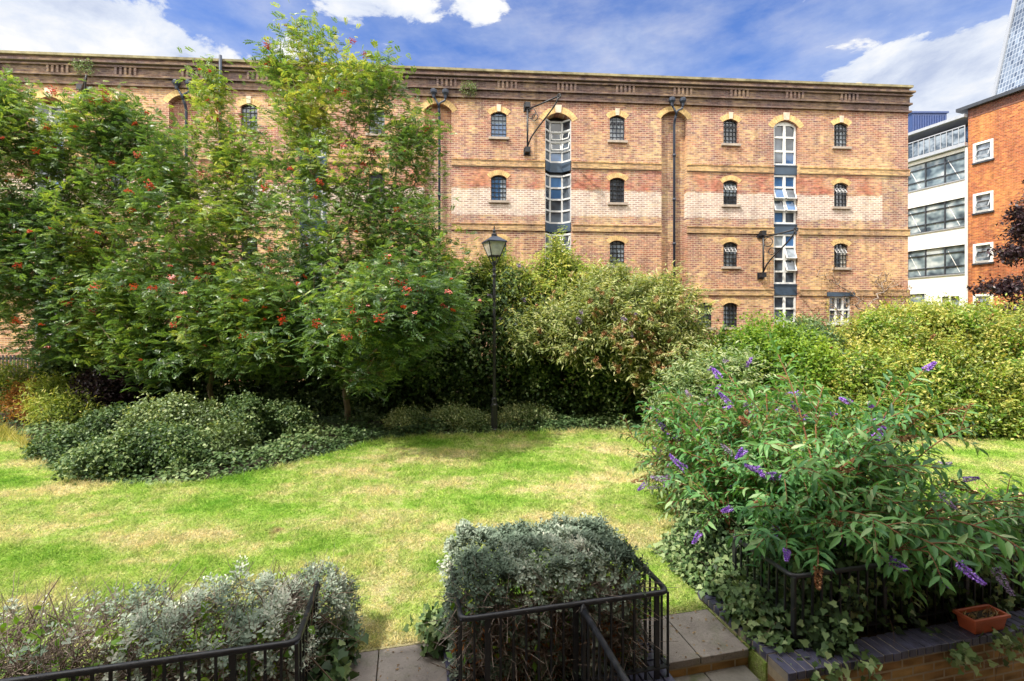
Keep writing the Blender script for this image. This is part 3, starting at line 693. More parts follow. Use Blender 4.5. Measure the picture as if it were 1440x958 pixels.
# tall sash window low on the right
uc, w, zb, zs, rise, d = SASH; fr = MB(); frame_grid(fr, uc - w/2 + .02, uc + w/2 - .02, zb + .02, zs, .10, 3, 2, .05); fr.box(uc - w/2, uc + w/2, .05, .13, (zb+zs)/2 - .035, (zb+zs)/2 + .035)
f = fr.build("sash_window", M['white'], ware)
p = MB(); p.poly([(uc - w/2, .15, zb), (uc + w/2, .15, zb), (uc + w/2, .15, zs + .02), (uc - w/2, .15, zs + .02)]); p.build("pane", M['glass'], f)
s_ = MB(); s_.box(uc - w/2 - .1, uc + w/2 + .1, -.10, .06, zb - .14, zb); s_.build("sill", M['white'], f)
s_ = MB(); s_.box(uc - w/2 - .14, uc + w/2 + .14, -.07, .0, zs + .025, zs + .22); s_.build("lintel", M['slate'], f)

def hopper_pipe(s, px_off=0.0):
    u = s + .05 + px_off; mb = MB(); y = .10
    mb.tube([(u, y, -1.2), (u, y, 11.75), (u, y - .06, 11.95), (u, -.13, 12.15)], .055, 10)
    for z in (10.4, 8.4, 6.4, 4.4, 2.4): mb.tube([(u, y, z - .06), (u, y, z + .06)], .075, 10)
    mb.tube([(u, -.13, 12.1), (u - .05, -.14, 12.3), (u - .20, -.15, 12.55)], .045, 8); mb.tube([(u, -.13, 12.1), (u + .03, -.14, 12.3), (u + .26, -.15, 12.42), (u + .28, -.15, 12.6)], .045, 8)
    o = mb.build("drainpipe", M['pipe'], ware, smooth=True)
    for du in (-.22, .28):
        h = MB(); h.lathe([(.05, 12.50), (.07, 12.62), (.14, 12.72), (.15, 12.82), (.12, 12.86)], (u + du, -.18), 8, .39); h.build("hopper_head", M['pipe'], o)
for s in STRIP: hopper_pipe(s)
vp = MB(); uu = U(314); vp.tube([(uu, -.22, 9.5), (uu, -.22, 13.95)], .06, 10); vp.tube([(uu, -.22, 12.9), (uu, -.22, 13.0)], .085, 10); vp.build("vent_pipe", M['pipe'], ware, smooth=True)

def wall_crane(u, z0, z1, vec, rings=True):
    y = -.24; mb = MB(); n = np.array([vec[0], vec[1], 0.]); top = np.array([u, y, z1 - .18]); tip = top + n + np.array([0, 0, .12])
    mb.tube([(u, y, z0 - .1), (u, y, z1 + .08)], .042, 10)
    mb.tube([top, tip], .034, 8)
    cur = []
    for i in range(15):
        t = i / 14; q = top + n * (1 - (1 - t) ** 1.6) * .98; cur.append((q[0], q[1], z0 + .15 + (z1 - z0 - .25) * (t ** .62)))
    mb.tube(cur, .032, 8)
    d = n / np.linalg.norm(n)
    for (k, zz, r) in ((.30, z1 - .42, .20), (.52, z1 - .85 if vec[1] < -1.1 else z1 - .62, .15)):
        if not rings: continue
        c = np.array([u, y, zz]) + d * k * .75
        mb.tube([c + r * (math.cos(a) * d + math.sin(a) * np.array([0, 0, 1])) for a in np.linspace(0, 2*math.pi, 18)], .018, 6)
    c = tip; mb.tube([c + .08 * (math.cos(a) * d + math.sin(a) * np.array([0, 0, 1])) for a in np.linspace(0, 2*math.pi, 12)], .03, 6)
    o = mb.build("wall_crane", M['iron'], ware, smooth=True)
    for z, h in ((z1, .17), (z0, .15)):
        b = MB(); b.box(u - .15, u + .15, -.06, -.004, z - h, z + h); b.box(u - .10, u + .10, -.32, -.06, z - .09, z + .09); b.box(u - .13, u + .13, -.30, -.18, z + .09, z + .13); b.build("crane_bracket", M['iron'], o)
wall_crane(U(741), ZW(741, 214), ZW(741, 152), (1.2, -1.05)); wall_crane(U(1069), ZW(1069, 388), ZW(1069, 330), (.62, -1.3))
wall_crane(U(120), ZW(120, 200), ZW(120, 128), (1.0, -1.0), False)
# roof: chimney pot and a roof hut
cpot = MB(); cpot.lathe([(.17, 13.2), (.15, 14.15), (.22, 14.18), (.22, 14.30), (.17, 14.32)], (U(1224), .8), 12); cpot.build("chimney_pot", M['stone'], ware, smooth=False)
hut = MB(); hut.box(U(757), U(784), 1.0, 3.0, 13.2, 14.42); o = hut.build("roof_hut", M['modern_dark'], ware)
hb = MB(); hb.box(U(779), U(808), 1.6, 3.2, 13.2, 14.62); hb.box(U(779)-.05, U(808)+.05, 1.55, 3.25, 14.622, 14.68); hb.build("vent_housing", M['white'], o)
an = MB(); ua = U(367)
for dx in (0, .32): an.tube([(ua + dx, .9, 13.2), (ua + dx + .12, .9, 15.2)], .025, 6)
for z in (13.8, 14.3, 14.8): an.tube([(ua + .04, .9, z), (ua + .4, .9, z)], .018, 6)
an.build("roof_ladder", M['iron'], ware)

# ================================================================== MODERN BLOCKS ON THE RIGHT
mrot = math.atan2(-1, .333)
def wall_cells(mb, x0, x1, z0, z1, ops, y=0.0, d=.15):
    xs = sorted({x0, x1} | {o[0] for o in ops} | {o[1] for o in ops}); zs = sorted({z0, z1} | {o[2] for o in ops} | {o[3] for o in ops})
    for a, b in zip(xs, xs[1:]):
        for c, e in zip(zs, zs[1:]):
            if any(o[0] < (a+b)/2 < o[1] and o[2] < (c+e)/2 < o[3] for o in ops): continue
            mb.poly([(a, y, c), (b, y, c), (b, y, e), (a, y, e)])
    for a, b, c, e in ops:
        mb.poly([(a, y, c), (a, y, e), (a, y+d, e), (a, y+d, c)]); mb.poly([(b, y, e), (b, y, c), (b, y+d, c), (b, y+d, e)])
        mb.poly([(a, y, e), (b, y, e), (b, y+d, e), (a, y+d, e)]); mb.poly([(a, y, c), (a, y+d, c), (b, y+d, c), (b, y, c)])
white_b = empty("apartment_block", (27.7, 28.5, 0), mrot, "white rendered block with wide ribbon windows and a top balcony, right of the warehouse", "building")
bands = [(5.87, 7.64), (8.76, 10.52), (11.65, 13.35)]
XL, XR = -9.0, -.02
mb = MB(); ops = [(-3.36 - 3.4*k, -.16 - 3.4*k, z0, z1) for k in range(2) for z0, z1 in bands]
ops += [(-3.3, -2.3, 2.2, 4.75), (-1.35, -.98, 3.9, 4.5), (-.9, -.45, 3.9, 4.5)]
wall_cells(mb, XL, XR, -1.2, 13.55, ops); mb.box(XL, XR, .2, 8, -1.2, 13.5)
mb.build("wall", M['render'], white_b)
for a, b, z0, z1 in ops:
    n = 3 if b - a > 2 else 1; fr = MB(); y = .09; t = .035
    fr.box(a, b, y-.03, y+.03, z0, z0+.05); fr.box(a, b, y-.03, y+.03, z1-.05, z1)
    for k in range(n + 1): xx = a + (b-a)*k/n; fr.box(max(a, xx-t), min(b, xx+t), y-.032, y+.032, z0 + .05, z1 - .05)
    if n == 3: fr.box(a, b, y-.028, y+.028, z0 + .48, z0 + .54); fr.box(a, b, y-.028, y+.028, z1 - .42, z1 - .37)
    f = fr.build("window", M['dark_frame'], white_b); p = MB(); p.poly([(a, y+.035, z0), (b, y+.035, z0), (b, y+.035, z1), (a, y+.035, z1)]); p.build("pane", M['glass_room'], f)
    if n == 3:
        s_ = MB(); s_.box(a - .05, b + .05, -.07, .08, z0 - .06, z0 - .002); s_.build("sill", M['metal_grey'], f)
        bl = MB()
        for k in (0, 2):
            x0 = a + (b-a)*k/3; bl.bar((x0 + .15, y + .033, z1 - .3), (x0 + .75, y + .033, z0 + .1), .035, .004, (0, 1, 0))
        bl.build("blind_cord", M['white'], f)
# top balcony storey, set back
q = MB(); q.box(XL, XR, -.28, .2, 13.58, 13.80); q.build("balcony_slab", M['metal_grey'], white_b)
q = MB(); q.box(XL, XR, 1.1, 8, 13.5, 15.3); q.build("penthouse_wall", M['dark_frame'], white_b)
for k in range(5):
    x0 = XR - 1.55 - 1.55*k; p = MB(); p.poly([(x0 + .06, 1.09, 13.9), (x0 + 1.5, 1.09, 13.9), (x0 + 1.5, 1.09, 15.15), (x0 + .06, 1.09, 15.15)]); p.build("pane", M['glass_blue'], white_b)
q = MB(); q.box(XL, XR, -.35, 8, 15.32, 15.5); q.build("roof", M['metal_grey'], white_b)
q = MB()
q.box(XL, XR, -.26, -.22, 14.78, 14.84)
for k in range(28): x0 = XR - .02 - k*.31; q.box(x0 - .018, x0 + .018, -.255, -.225, 13.8, 14.78)
q.build("balcony_railing", M['metal_grey'], white_b)
p = MB(); p.poly([(XL, -.21, 13.85), (XR, -.21, 13.85), (XR, -.21, 14.7), (XL, -.21, 14.7)])
p.build("balustrade_glass", M['glass_pale'], white_b)
q = MB(); q.box(-1.9, -1.2, .2, .55, 13.8, 14.75); q.lathe([(.0, 0), (.001, 0)], (0, 0), 3); o = q.build("condenser_unit", M['white'], white_b)
for zc in (14.05, 14.48):
    f_ = MB(); f_.tube([(-1.62, .17, zc), (-1.62, .195, zc)], .18, 16); f_.build("fan_grille", M['dark_frame'], o)
dp = MB(); dp.tube([(-.08, -.06, -1.2), (-.08, -.06, 13.5)], .05, 8); dp.build("drainpipe", M['white'], white_b)

brick_b = empty("apartment_block", (27.7, 28.5, 0), mrot, "orange brick block with small white framed square windows at the right edge", "building")
mb = MB(); BW = [(.28 + 3.4*k, 1.18 + 3.4*k, z0, z0 + 1.12) for k in range(2) for z0 in (3.4, 6.42, 9.42, 12.45)]
wall_cells(mb, 0, 9, -1.2, 15.75, BW, 0, .12); mb.poly([(0, 0, -1.2), (0, 0, 15.75), (0, 9, 15.75), (0, 9, -1.2)])
mb.poly([(9, 0, -1.2), (9, 9, -1.2), (9, 9, 15.75), (9, 0, 15.75)]); mb.poly([(9, 9, -1.2), (0, 9, -1.2), (0, 9, 15.75), (9, 9, 15.75)])
mb.build("wall", M['modern'], brick_b)
q = MB(); q.box(-.45, 9.4, -.32, 9, 15.752, 15.95); q.build("roof", M['dark_frame'], brick_b)
q = MB(); q.box(0.004, 9, -.02, -.002, 15.2, 15.745); q.build("parapet_band", M['modern_dark'], brick_b)
for a, b, z0, z1 in BW:
    fr = MB(); y = -.02
    for x0, x1, c, e in ((a-.02, a+.10, z0-.02, z1+.02), (b-.10, b+.02, z0-.02, z1+.02), (a+.10, b-.10, z0-.02, z0+.10), (a+.10, b-.10, z1-.10, z1+.02)): fr.box(x0, x1, y-.04, y+.08, c, e)
    f = fr.build("window", M['white'], brick_b); p = MB(); p.poly([(a+.05, .07, z0+.05), (b-.05, .07, z0+.05), (b-.05, .07, z1-.05), (a+.05, .07, z1-.05)]); p.build("pane", M['glass_pale'], f)
    c_ = MB(); zc = (z0 + z1)/2
    e = [(a+.14, .03, zc+.12), (b-.14, .03, zc+.12), (b-.14, -.22, zc-.28), (a+.14, -.22, zc-.28)]
    for m_ in range(4): c_.bar(e[m_], e[(m_+1) % 4], .04, .03)
    c_.build("casement", M['metal_grey'], f)
    s_ = MB(); s_.box(a-.06, b+.06, -.10, -.002, z0-.12, z0-.022); s_.build("sill", M['dark_frame'], f)
q = MB(); q.box(2.3, 5.2, 2.4, 5.0, 15.95, 18.7); o = q.build("chimney_stack", M['modern_dark'], brick_b); q = MB(); q.box(2.15, 5.35, 2.25, 5.15, 18.702, 18.85); q.build("chimney_cap", M['metal_grey'], o)

# ribbed blue block between the two, far behind
q = empty("office_block", (36.3, 42, 0), 0, "blue ribbed metal rooftop just showing behind the white block", "building")
mb = MB(); mb.box(-.5, 2.6, 0, 4, 0, 21.6); mb.build("wall", M['blue_clad'], q)
mb = MB()
for k in range(14): mb.box(-.48 + k*.22, -.38 + k*.22, -.06, -.003, 12, 21.4)
mb.box(-.6, 2.7, -.12, 4.1, 21.602, 21.75); mb.build("cladding_ribs", M['blue_clad'], q)
mb = MB(); mb.box(2.603, 6.4, .5, 4, 0, 20.5); mb.build("roof_plant", M['dark_frame'], q)
# tapering glass tower far off
tw = empty("glass_tower", (260, 200, 0), 0, "tapering glass skyscraper rising at the top right corner", "skyscraper")
def towermat():
    m, nt, b = newmat("tower_glass"); p = coord(nt); s = nt.nodes.new("ShaderNodeSeparateXYZ"); nt.links.new(p, s.inputs[0])
    c = nt.nodes.new("ShaderNodeCombineXYZ"); nt.links.new(math_(nt, 'ADD', s.outputs['X'], s.outputs['Y']), c.inputs[0]); nt.links.new(s.outputs['Z'], c.inputs[1])
    br = nd(nt, "ShaderNodeTexBrick", Scale=1.0); br.offset = 0; nt.links.new(c.outputs[0], br.inputs["Vector"])
    br.inputs["Brick Width"].default_value = 1.5; br.inputs["Row Height"].default_value = 2.3; br.inputs["Mortar Size"].default_value = .17
    br.inputs["Color1"].default_value = (.20, .25, .33, 1); br.inputs["Color2"].default_value = (.06, .085, .14, 1); br.inputs["Mortar"].default_value = (.34, .38, .44, 1)
    f2 = ramp(nt, [(.35, (.7, .72, .76)), (.6, (1.1, 1.1, 1.1))], noise_(nt, p, .05, 3)); nt.links.new(mixc(nt, 1, br.outputs["Color"], f2.outputs[0], 'MULTIPLY'), b.inputs["Base Color"])
    b.inputs["Roughness"].default_value = .5; b.inputs["Specular IOR Level"].default_value = .2; return m
M['tower'] = towermat()
mb = MB(); n = 4; hb, ht, H = 40, 5, 300
b4 = [(-hb, -hb, 0), (hb, -hb, 0), (hb, hb, 0), (-hb, hb, 0)]; t4 = [(-ht, -ht, H), (ht, -ht, H), (ht, ht, H), (-ht, ht, H)]
mb.add(b4 + t4, [(0,1,5,4),(1,2,6,5),(2,3,7,6),(3,0,4,7),(4,5,6,7)]); mb.build("glass_facade", M['tower'], tw)
mb = MB()
for p_, q_ in zip(b4, t4): mb.bar(p_, q_, 1.6, 1.6)
mb.build("edge_fin", M['metal_grey'], tw)

# the house the picture was taken from; its shadow covers the near edge of the garden
hs = empty("terraced_house", W(0, -3.62, 0), TH, "brick house behind the viewer that shades the near railings", "house")
HH, HL = 16.5, 13.4
mb = MB(); ho = [(-27 + 3*k + .9, -27 + 3*k + 2.1, z, z + 1.6) for k in range(18) for z in (.2, 3.0, 5.8, 8.6, 11.4)]
ho = [o for o in ho if not (o[0] < .8 and o[1] > -.8 and o[2] < 2)]
xs = [(-x1, -x0, a, b) for x0, x1, a, b in ho]
for q in range(1):
    wall_cells(mb, -12.0, 27, -1.2, HH, [o for o in xs if o[0] > -11.9], 0, -.15); wall_cells(mb, -27, -12.0, -1.2, HL, [o for o in xs if o[1] < -12.1 and o[3] < HL], 0, -.15)
mb.poly([(-27, -8, -1.2), (-27, 0, -1.2), (-27, 0, HL), (-27, -8, HL)]); mb.poly([(-12.0, -8, HL), (-12.0, 0, HL), (-12.0, 0, HH), (-12.0, -8, HH)]); mb.poly([(27, 0, -1.2), (27, -8, -1.2), (27, -8, HH), (27, 0, HH)]); mb.poly([(27, -8, -1.2), (-12.0, -8, -1.2), (-12.0, -8, HH), (27, -8, HH)]); mb.poly([(-12.0, -8, -1.2), (-27, -8, -1.2), (-27, -8, HL), (-12.0, -8, HL)])
mb.poly([(-12.0, -8, HH - .02), (27, -8, HH - .02), (27, 0, HH - .02), (-12.0, 0, HH - .02)]); mb.poly([(-27, -8, HL - .02), (-12.0, -8, HL - .02), (-12.0, 0, HL - .02), (-27, 0, HL - .02)])
mb.build("wall", M['garden_brick'], hs)
for a, b, c, e in [o for o in xs if o[0] > -11.9 or (o[1] < -12.1 and o[3] < HL)]:
    fr = MB(); frame_grid(fr, a, b, c, e, -.10, 2, 2, .05); f = fr.build("window", M['white'], hs); p = MB(); p.poly([(a, -.145, c), (b, -.145, c), (b, -.145, e), (a, -.145, e)]); p.build("pane", M['glass'], f)
# ================================================================== STREET LAMP
LX, LY = (695 - 720) / FOC * 12.16, 12.16
lamp = empty("street_lamp", (LX, LY, 0), rad(24), "black cast iron lamp post with a four sided glass lantern at the lawn edge", "street lamp")
mb = MB(); mb.lathe([(.115, 0), (.115, .06), (.085, .09), (.080, .62), (.095, .64), (.095, .70), (.07, .73), (.065, .80), (.078, .82), (.070, .86), (.050, .88)], n=16); mb.build("base", M['iron'], lamp, smooth=False)
mb = MB(); mb.lathe([(.046, .86), (.040, 2.5), (.036, 4.0), (.052, 4.02), (.052, 4.06), (.040, 4.08), (.040, 4.14), (.054, 4.16), (.054, 4.20), (.034, 4.22), (.032, 4.34)], n=14); mb.build("post", M['iron'], lamp, smooth=False)
mb = MB()
for k in range(4):
    a = rad(45 + 90*k); d = np.array([math.cos(a), math.sin(a), 0])
    mb.tube([np.array([0, 0, 4.30]) + d*.03, np.array([0, 0, 4.40]) + d*.10, np.array([0, 0, 4.46]) + d*.13, np.array([0, 0, 4.545]) + d*.165], .014, 6)
mb.lathe([(.03, 4.33), (.05, 4.38), (.03, 4.42)], n=10); mb.build("lantern_bracket", M['iron'], lamp)
z0, z1, h0, h1 = 4.545, 4.89, .122, .235
mb = MB(); c0 = [(-h0, -h0, z0), (h0, -h0, z0), (h0, h0, z0), (-h0, h0, z0)]; c1 = [(-h1, -h1, z1), (h1, -h1, z1), (h1, h1, z1), (-h1, h1, z1)]
for k in range(4):
    mb.bar(c0[k], c1[k], .022, .022); mb.bar(c0[k], c0[(k+1) % 4], .03, .03)
fr = mb.build("lantern_frame", M['iron'], lamp)
for k in range(4):
    a, b, c, d = c0[k], c0[(k+1) % 4], c1[(k+1) % 4], c1[k]; p = MB(); p.poly([a, b, c, d]); p.build("pane", M['lantern'], fr)
mb = MB(); e = .262; mb.box(-e, e, -e, e, z1, z1 + .025)
mb.add([(-e, -e, z1+.026), (e, -e, z1+.026), (e, e, z1+.026), (-e, e, z1+.026), (-.055, -.055, 5.07), (.055, -.055, 5.07), (.055, .055, 5.07), (-.055, .055, 5.07)], [(0,1,5,4),(1,2,6,5),(2,3,7,6),(3,0,4,7),(4,5,6,7)])
mb.build("lantern_roof", M['pipe'], lamp)
mb = MB(); mb.lathe([(.075, 5.06), (.08, 5.10), (.045, 5.13), (.03, 5.15), (.05, 5.18), (.045, 5.21), (.02, 5.24), (.012, 5.32), (.001, 5.33)], n=10); mb.build("finial", M['iron'], lamp)
mb = MB(); mb.lathe([(.03, 4.56), (.035, 4.62), (.05, 4.70), (.045, 4.76), (.02, 4.79)], n=10); mb.build("bulb", M['white'], lamp)

# ================================================================== RAILINGS
def round_path(pts, r=.07, n=5):
    pts = [np.array(p, float) for p in pts]; out = [pts[0]]
    for i in range(1, len(pts) - 1):
        a, b, c = pts[i-1], pts[i], pts[i+1]; u = (a - b) / np.linalg.norm(a - b); v = (c - b) / np.linalg.norm(c - b)
        for k in range(n + 1):
            t = k / n; out.append((1-t)**2 * (b + u*r) + 2*t*(1-t) * b + t*t * (b + v*r))
    return out + [pts[-1]]
def railing(name, path, zt, zb, label, spacing=.096, posts=(), handr=.021):
    o = empty(name, W(*path[0]), 0, label, "railing"); base = np.array(W(*path[0]))
    P = [np.array(W(a, b)) - base for a, b in path]
    zs = zt if hasattr(zt, '__len__') else [zt] * len(P)
    def seg(z): return [p + (0, 0, zz) for p, zz in zip(P, z)]
    mb = MB(); mb.tube(round_path(seg(zs)), handr, 10); mb.build("handrail", M['iron'], o, smooth=True)
    bot = [zb + .07 + (zz - zs[0]) for zz in zs]
    mb = MB()
    for p, q in zip(seg(bot), seg(bot)[1:]): mb.bar(p, q, .035, .012)
    mb.build("bottom_rail", M['iron'], o)
    proto = None
    for i in range(len(P) - 1):
        d = P[i+1] - P[i]; L = np.linalg.norm(d); k = int(round(L / spacing)); rz = math.atan2(d[1], d[0])
        for j in range(0 if i == 0 else 1, k + 1):
            f = j / k; q = P[i] + d * f; zz = zs[i] + (zs[i+1] - zs[i]) * f
            post = (j == 0 and i == 0) or (i in posts and j in posts[i])
            if (j == k) and i < len(P) - 2: q = q + 0
            if post:
                m_ = MB(); m_.box(-.02, .02, -.011, .011, zb - .02 + zz - zs[0], zz); x = m_.build("post", M['iron'], o)
                if j == 0 and i == 0 and name == "railing": 
                    c_ = MB(); c_.lathe([(.024, zz - .03), (.03, zz + .0), (.02, zz + .025), (.004, zz + .045)], n=10); c_.build("post_cap", M['iron'], x)
            else:
                if proto is None:
                    m_ = MB(); m_.box(-.0075, .0075, -.0075, .0075, zb - .02 - zs[0], 0); x = proto = m_.build("baluster", M['iron'], o)
                else: x = proto.copy(); COL.objects.link(x); x.parent = o
                x.location = (q[0], q[1], zz); x.rotation_euler = (0, 0, rz); continue
            x.location = (q[0], q[1], 0); x.rotation_euler = (0, 0, rz)
    return o
ZR = .70
railing("railing", [(-1.45, .68), (-1.45, 0), (-5.2, 0)], ZR, .05, "black tubular railing along the left grey hedge with a short return", posts={0: (7,), 1: (4, 9, 18, 27, 36)})
railing("railing", [(1.25, .74), (1.25, 0), (-.37, 0), (-.37, .72)], ZR, .05, "black railing wrapped around the clipped box of grey shrub in the centre", posts={1: (1, 8, 15)})
railing("railing", [(.53, -.05), (.53, -.95), (.53, -2.2)], [ZR - .02, ZR - .03, ZR - .35], -.35, "black stair handrail running from the centre railing towards the viewer", posts={0: (9,)})
railing("railing", [(2.47, .80), (2.47, .06), (6.6, .06)], .64, .06, "black railing half buried in ivy on the right planter wall", posts={0: (8,), 1: (10, 20, 30, 40)})

# ================================================================== BRICK KERBS AND PLANTER WALL
def brick_row(path, z, w, parent, name="coping", h=.065, bl=.075, inward=.0):
    """bricks laid side by side on edge along a path, in the garden frame"""
    mb = MB(); rr = random.Random(3)
    for (a0, b0), (a1, b1) in zip(path, path[1:]):
        L = math.hypot(a1-a0, b1-b0); n = max(1, int(L / (bl + .010))); ta, tb = (a1-a0)/L, (b1-b0)/L; na, nb = -tb, ta
        for k in range(n):
            s0 = L*k/n + .006; s1 = L*(k+1)/n - .006; j = rr.uniform(-.004, .004); zz = z + rr.uniform(-.004, .004)
            c = [(a0+ta*s0+na*(j), b0+tb*s0+nb*j), (a0+ta*s1+na*j, b0+tb*s1+nb*j), (a0+ta*s1+na*(w+j), b0+tb*s1+nb*(w+j)), (a0+ta*s0+na*(w+j), b0+tb*s0+nb*(w+j))]
            vs = [W(a, b, zz - h) for a, b in c] + [W(a, b, zz) for a, b in c]
            mb.add(vs, [(0,3,2,1),(4,5,6,7),(0,1,5,4),(1,2,6,5),(2,3,7,6),(3,0,4,7)])
    return mb.build(name, M['blue_brick'], parent, bevel=.006)
def gbox(mb, a0, a1, b0, b1, z0, z1):
    c = [(a0,b0),(a1,b0),(a1,b1),(a0,b1)]; return mb.add([W(a,b,z0) for a,b in c] + [W(a,b,z1) for a,b in c], [(0,3,2,1),(4,5,6,7),(0,1,5,4),(1,2,6,5),(2,3,7,6),(3,0,4,7)])
M['wall_rot'] = M['garden_brick']
def local_wall(a0, a1, b0, b1, z0, z1, parent, mat):
    """wall in the rotated garden frame so the brick courses run along it"""
    mb = MB(); mb.box(0, a1-a0, 0, b1-b0, z0, z1); o = mb.build("wall", mat, parent); o.location = W(a0, b0); o.rotation_euler = (0, 0, TH); return o
M['side_brick'] = brickmat("garden_wall_brick_side", (.30, .20, .09), (.27, .16, .07), (.22, .12, .06), (.16, .10, .06), (.26, .21, .15), axes=('Y', 'Z'), contrast=.8)
pl = empty("planter_wall", (0, 0, 0), 0, "low yellow brick planter wall with blue brick coping at bottom right", "wall")
local_wall(2.16, 14, -.21, .0, -1.2, .0, pl, M['garden_brick']); local_wall(2.16, 2.36, .003, .95, -1.2, .0, pl, M['side_brick'])
mb = MB(); gbox(mb, 2.155, 14, -.215, -.012, .0, .066); gbox(mb, 2.158, 2.37, .003, .945, .0, .066); mb.build("mortar_bed", M['mortar'], pl)
brick_row([(2.15, -.225), (14, -.225)], .075, .22, pl); brick_row([(2.375, .0), (2.375, .95)], .075, .22, pl)
kb = empty("brick_kerb", (0, 0, 0), 0, "blue brick kerb under the centre railing around the clipped shrub", "kerb")
brick_row([(-.44, -.09), (1.29, -.09)], .04, .18, kb); brick_row([(-.27, .10), (-.27, .84)], .04, .17, kb); brick_row([(1.31, .10), (1.31, .80)], .04, .15, kb)
local_wall(-.43, 1.28, -.085, .08, -1.2, -.03, kb, M['garden_brick'])
kb = empty("brick_kerb", (0, 0, 0), 0, "blue brick kerb under the left railing", "kerb")
brick_row([(-14, -.09), (-1.40, -.09)], .04, .18, kb); brick_row([(-1.37, .10), (-1.37, .84)], .04, .13, kb); local_wall(-14, -1.42, -.085, .08, -1.2, -.03, kb, M['garden_brick'])

# terracotta trough
tr = empty("plant_trough", W(4.27, -.135, .078), TH, "small terracotta plant trough standing on the planter coping", "plant pot")
mb = MB(); L, Wd, H = .20, .078, .14
def ring(l, w, z): return [(-l, -w, z), (l, -w, z), (l, w, z), (-l, w, z)]
vs = ring(L*.84, Wd*.8, 0) + ring(L*.96, Wd*.95, H*.8) + ring(L*1.06, Wd*1.12, H*.8) + ring(L*1.06, Wd*1.12, H) + ring(L*.92, Wd*.85, H) + ring(L*.86, Wd*.75, H*.72)
fs = [(0,3,2,1), (20,21,22,23)]
for r_ in range(5): fs += [(r_*4+k, r_*4+(k+1) % 4, r_*4+4+(k+1) % 4, r_*4+4+k) for k in range(4)]
mb.add(vs, fs); mb.build("pot", M['terracotta'], tr, bevel=.008)
mb = MB(); mb.poly([(x, y, H*.78) for x, y, _ in ring(L*.9, Wd*.82, 0)]); mb.build("soil", M['soil'], tr)
n = 70; P = np.stack([G.uniform(-.19, .19, n), G.uniform(-.06, .06, n), np.full(n, H*.79)], 1); D = rnd_dir(n); D[:, 2] = np.abs(D[:, 2]) * .8 + .1
np_mesh("seedlings", [leaf_arrays(P, D, rnd_dir(n), G.uniform(.03, .08, n), .012, 'quad', G.uniform(.2, .9, n))], M['dead'], tr)

# ================================================================== FENCES BEHIND THE TREES
def fence(x0, x1, y0, y1, z0, z1, mat, label, wall=True, sp=.12, name="picket_fence"):
    o = empty(name, (x0, y0, 0), math.atan2(y1-y0, x1-x0), label, "fence"); L = math.hypot(x1-x0, y1-y0)
    if wall: mb = MB(); mb.box(0, L, -.11, .11, 0, z0 - .05); mb.box(0, L, -.13, .13, z0 - .048, z0); mb.build("plinth", M['garden_brick'], o)
    mb = MB()
    for z in (z0 + .12, z1 - .15): mb.box(0, L, .0, .03, z, z + .06)
    mb.build("rail", mat, o)
    mb = MB(); n = int(L / sp)
    for k in range(n): x = L*(k+.5)/n; w = sp*.33; mb.add([(x-w, -.02, z0+.03), (x+w, -.02, z0+.03), (x+w, -.02, z1-.05), (x, -.02, z1), (x-w, -.02, z1-.05), (x-w, -.003, z0+.03), (x+w, -.003, z0+.03), (x+w, -.003, z1-.05), (x, -.003, z1), (x-w, -.003, z1-.05)], [(0,1,2,3,4),(9,8,7,6,5),(0,5,6,1),(1,6,7,2),(2,7,8,3),(3,8,9,4),(4,9,5,0)])
    tag(mb.build("pickets", mat, o), kind='stuff')
    for x in (0, L/2, L): mb = MB(); mb.box(x-.06, x+.06, .031, .15, 0 if not wall else z0, z1 + .06); mb.build("post", M['bark'] if wall else mat, o)
fence(-19, -12.6, 15.6, 15.9, .95, 1.75, M['iron'], "dark picket fence on a low brick wall at the far left")
fence(-10.5, -2.6, 15.7, 16.0, .9, 1.75, M['wood_white'], "pale wooden picket fence glimpsed between the rowan trunks", wall=False)

# ================================================================== FOLIAGE BUILDERS
def shell_points(blobs, n, lo=.72, hi=1.05, zmin=.03, lump=.14, up_bias=-.35, front=None):
    """points near the surface of a union of ellipsoids (c, r) with outward normals"""
    vol = np.array([r[0]*r[1] + r[1]*r[2] + r[0]*r[2] for c, r in blobs]); vol = vol + .10 * vol.mean(); pr = vol / vol.sum()
    outP, outN = [], []; tot = 0
    while tot < n:
        m = int(n * 1.6) + 50; bi = G.choice(len(blobs), m, p=pr); C = np.array([b[0] for b in blobs])[bi]; Rr = np.array([b[1] for b in blobs])[bi]
        d = rnd_dir(m); keep = d[:, 2] > up_bias + G.uniform(-.3, .3, m)
        rho = lo + (hi - lo) * G.uniform(0, 1, m) ** .6
        P0 = C + d * Rr; rho = rho * (1 + lump * wob(P0, 1.9) + lump * .6 * wob(P0 + 9, 5.0))
        P = C + d * Rr * rho[:, None]; N = nrm(d / Rr)
        keep &= P[:, 2] > zmin
        for c, r in blobs:
            e = np.linalg.norm((P - c) / r, axis=1); keep &= (e > lo * .82)
        outP.append(P[keep]); outN.append(N[keep]); tot += keep.sum()
        if front is not None: pass
    P = np.concatenate(outP); N = np.concatenate(outN); k = G.permutation(len(P))[:n]; return P[k], N[k]
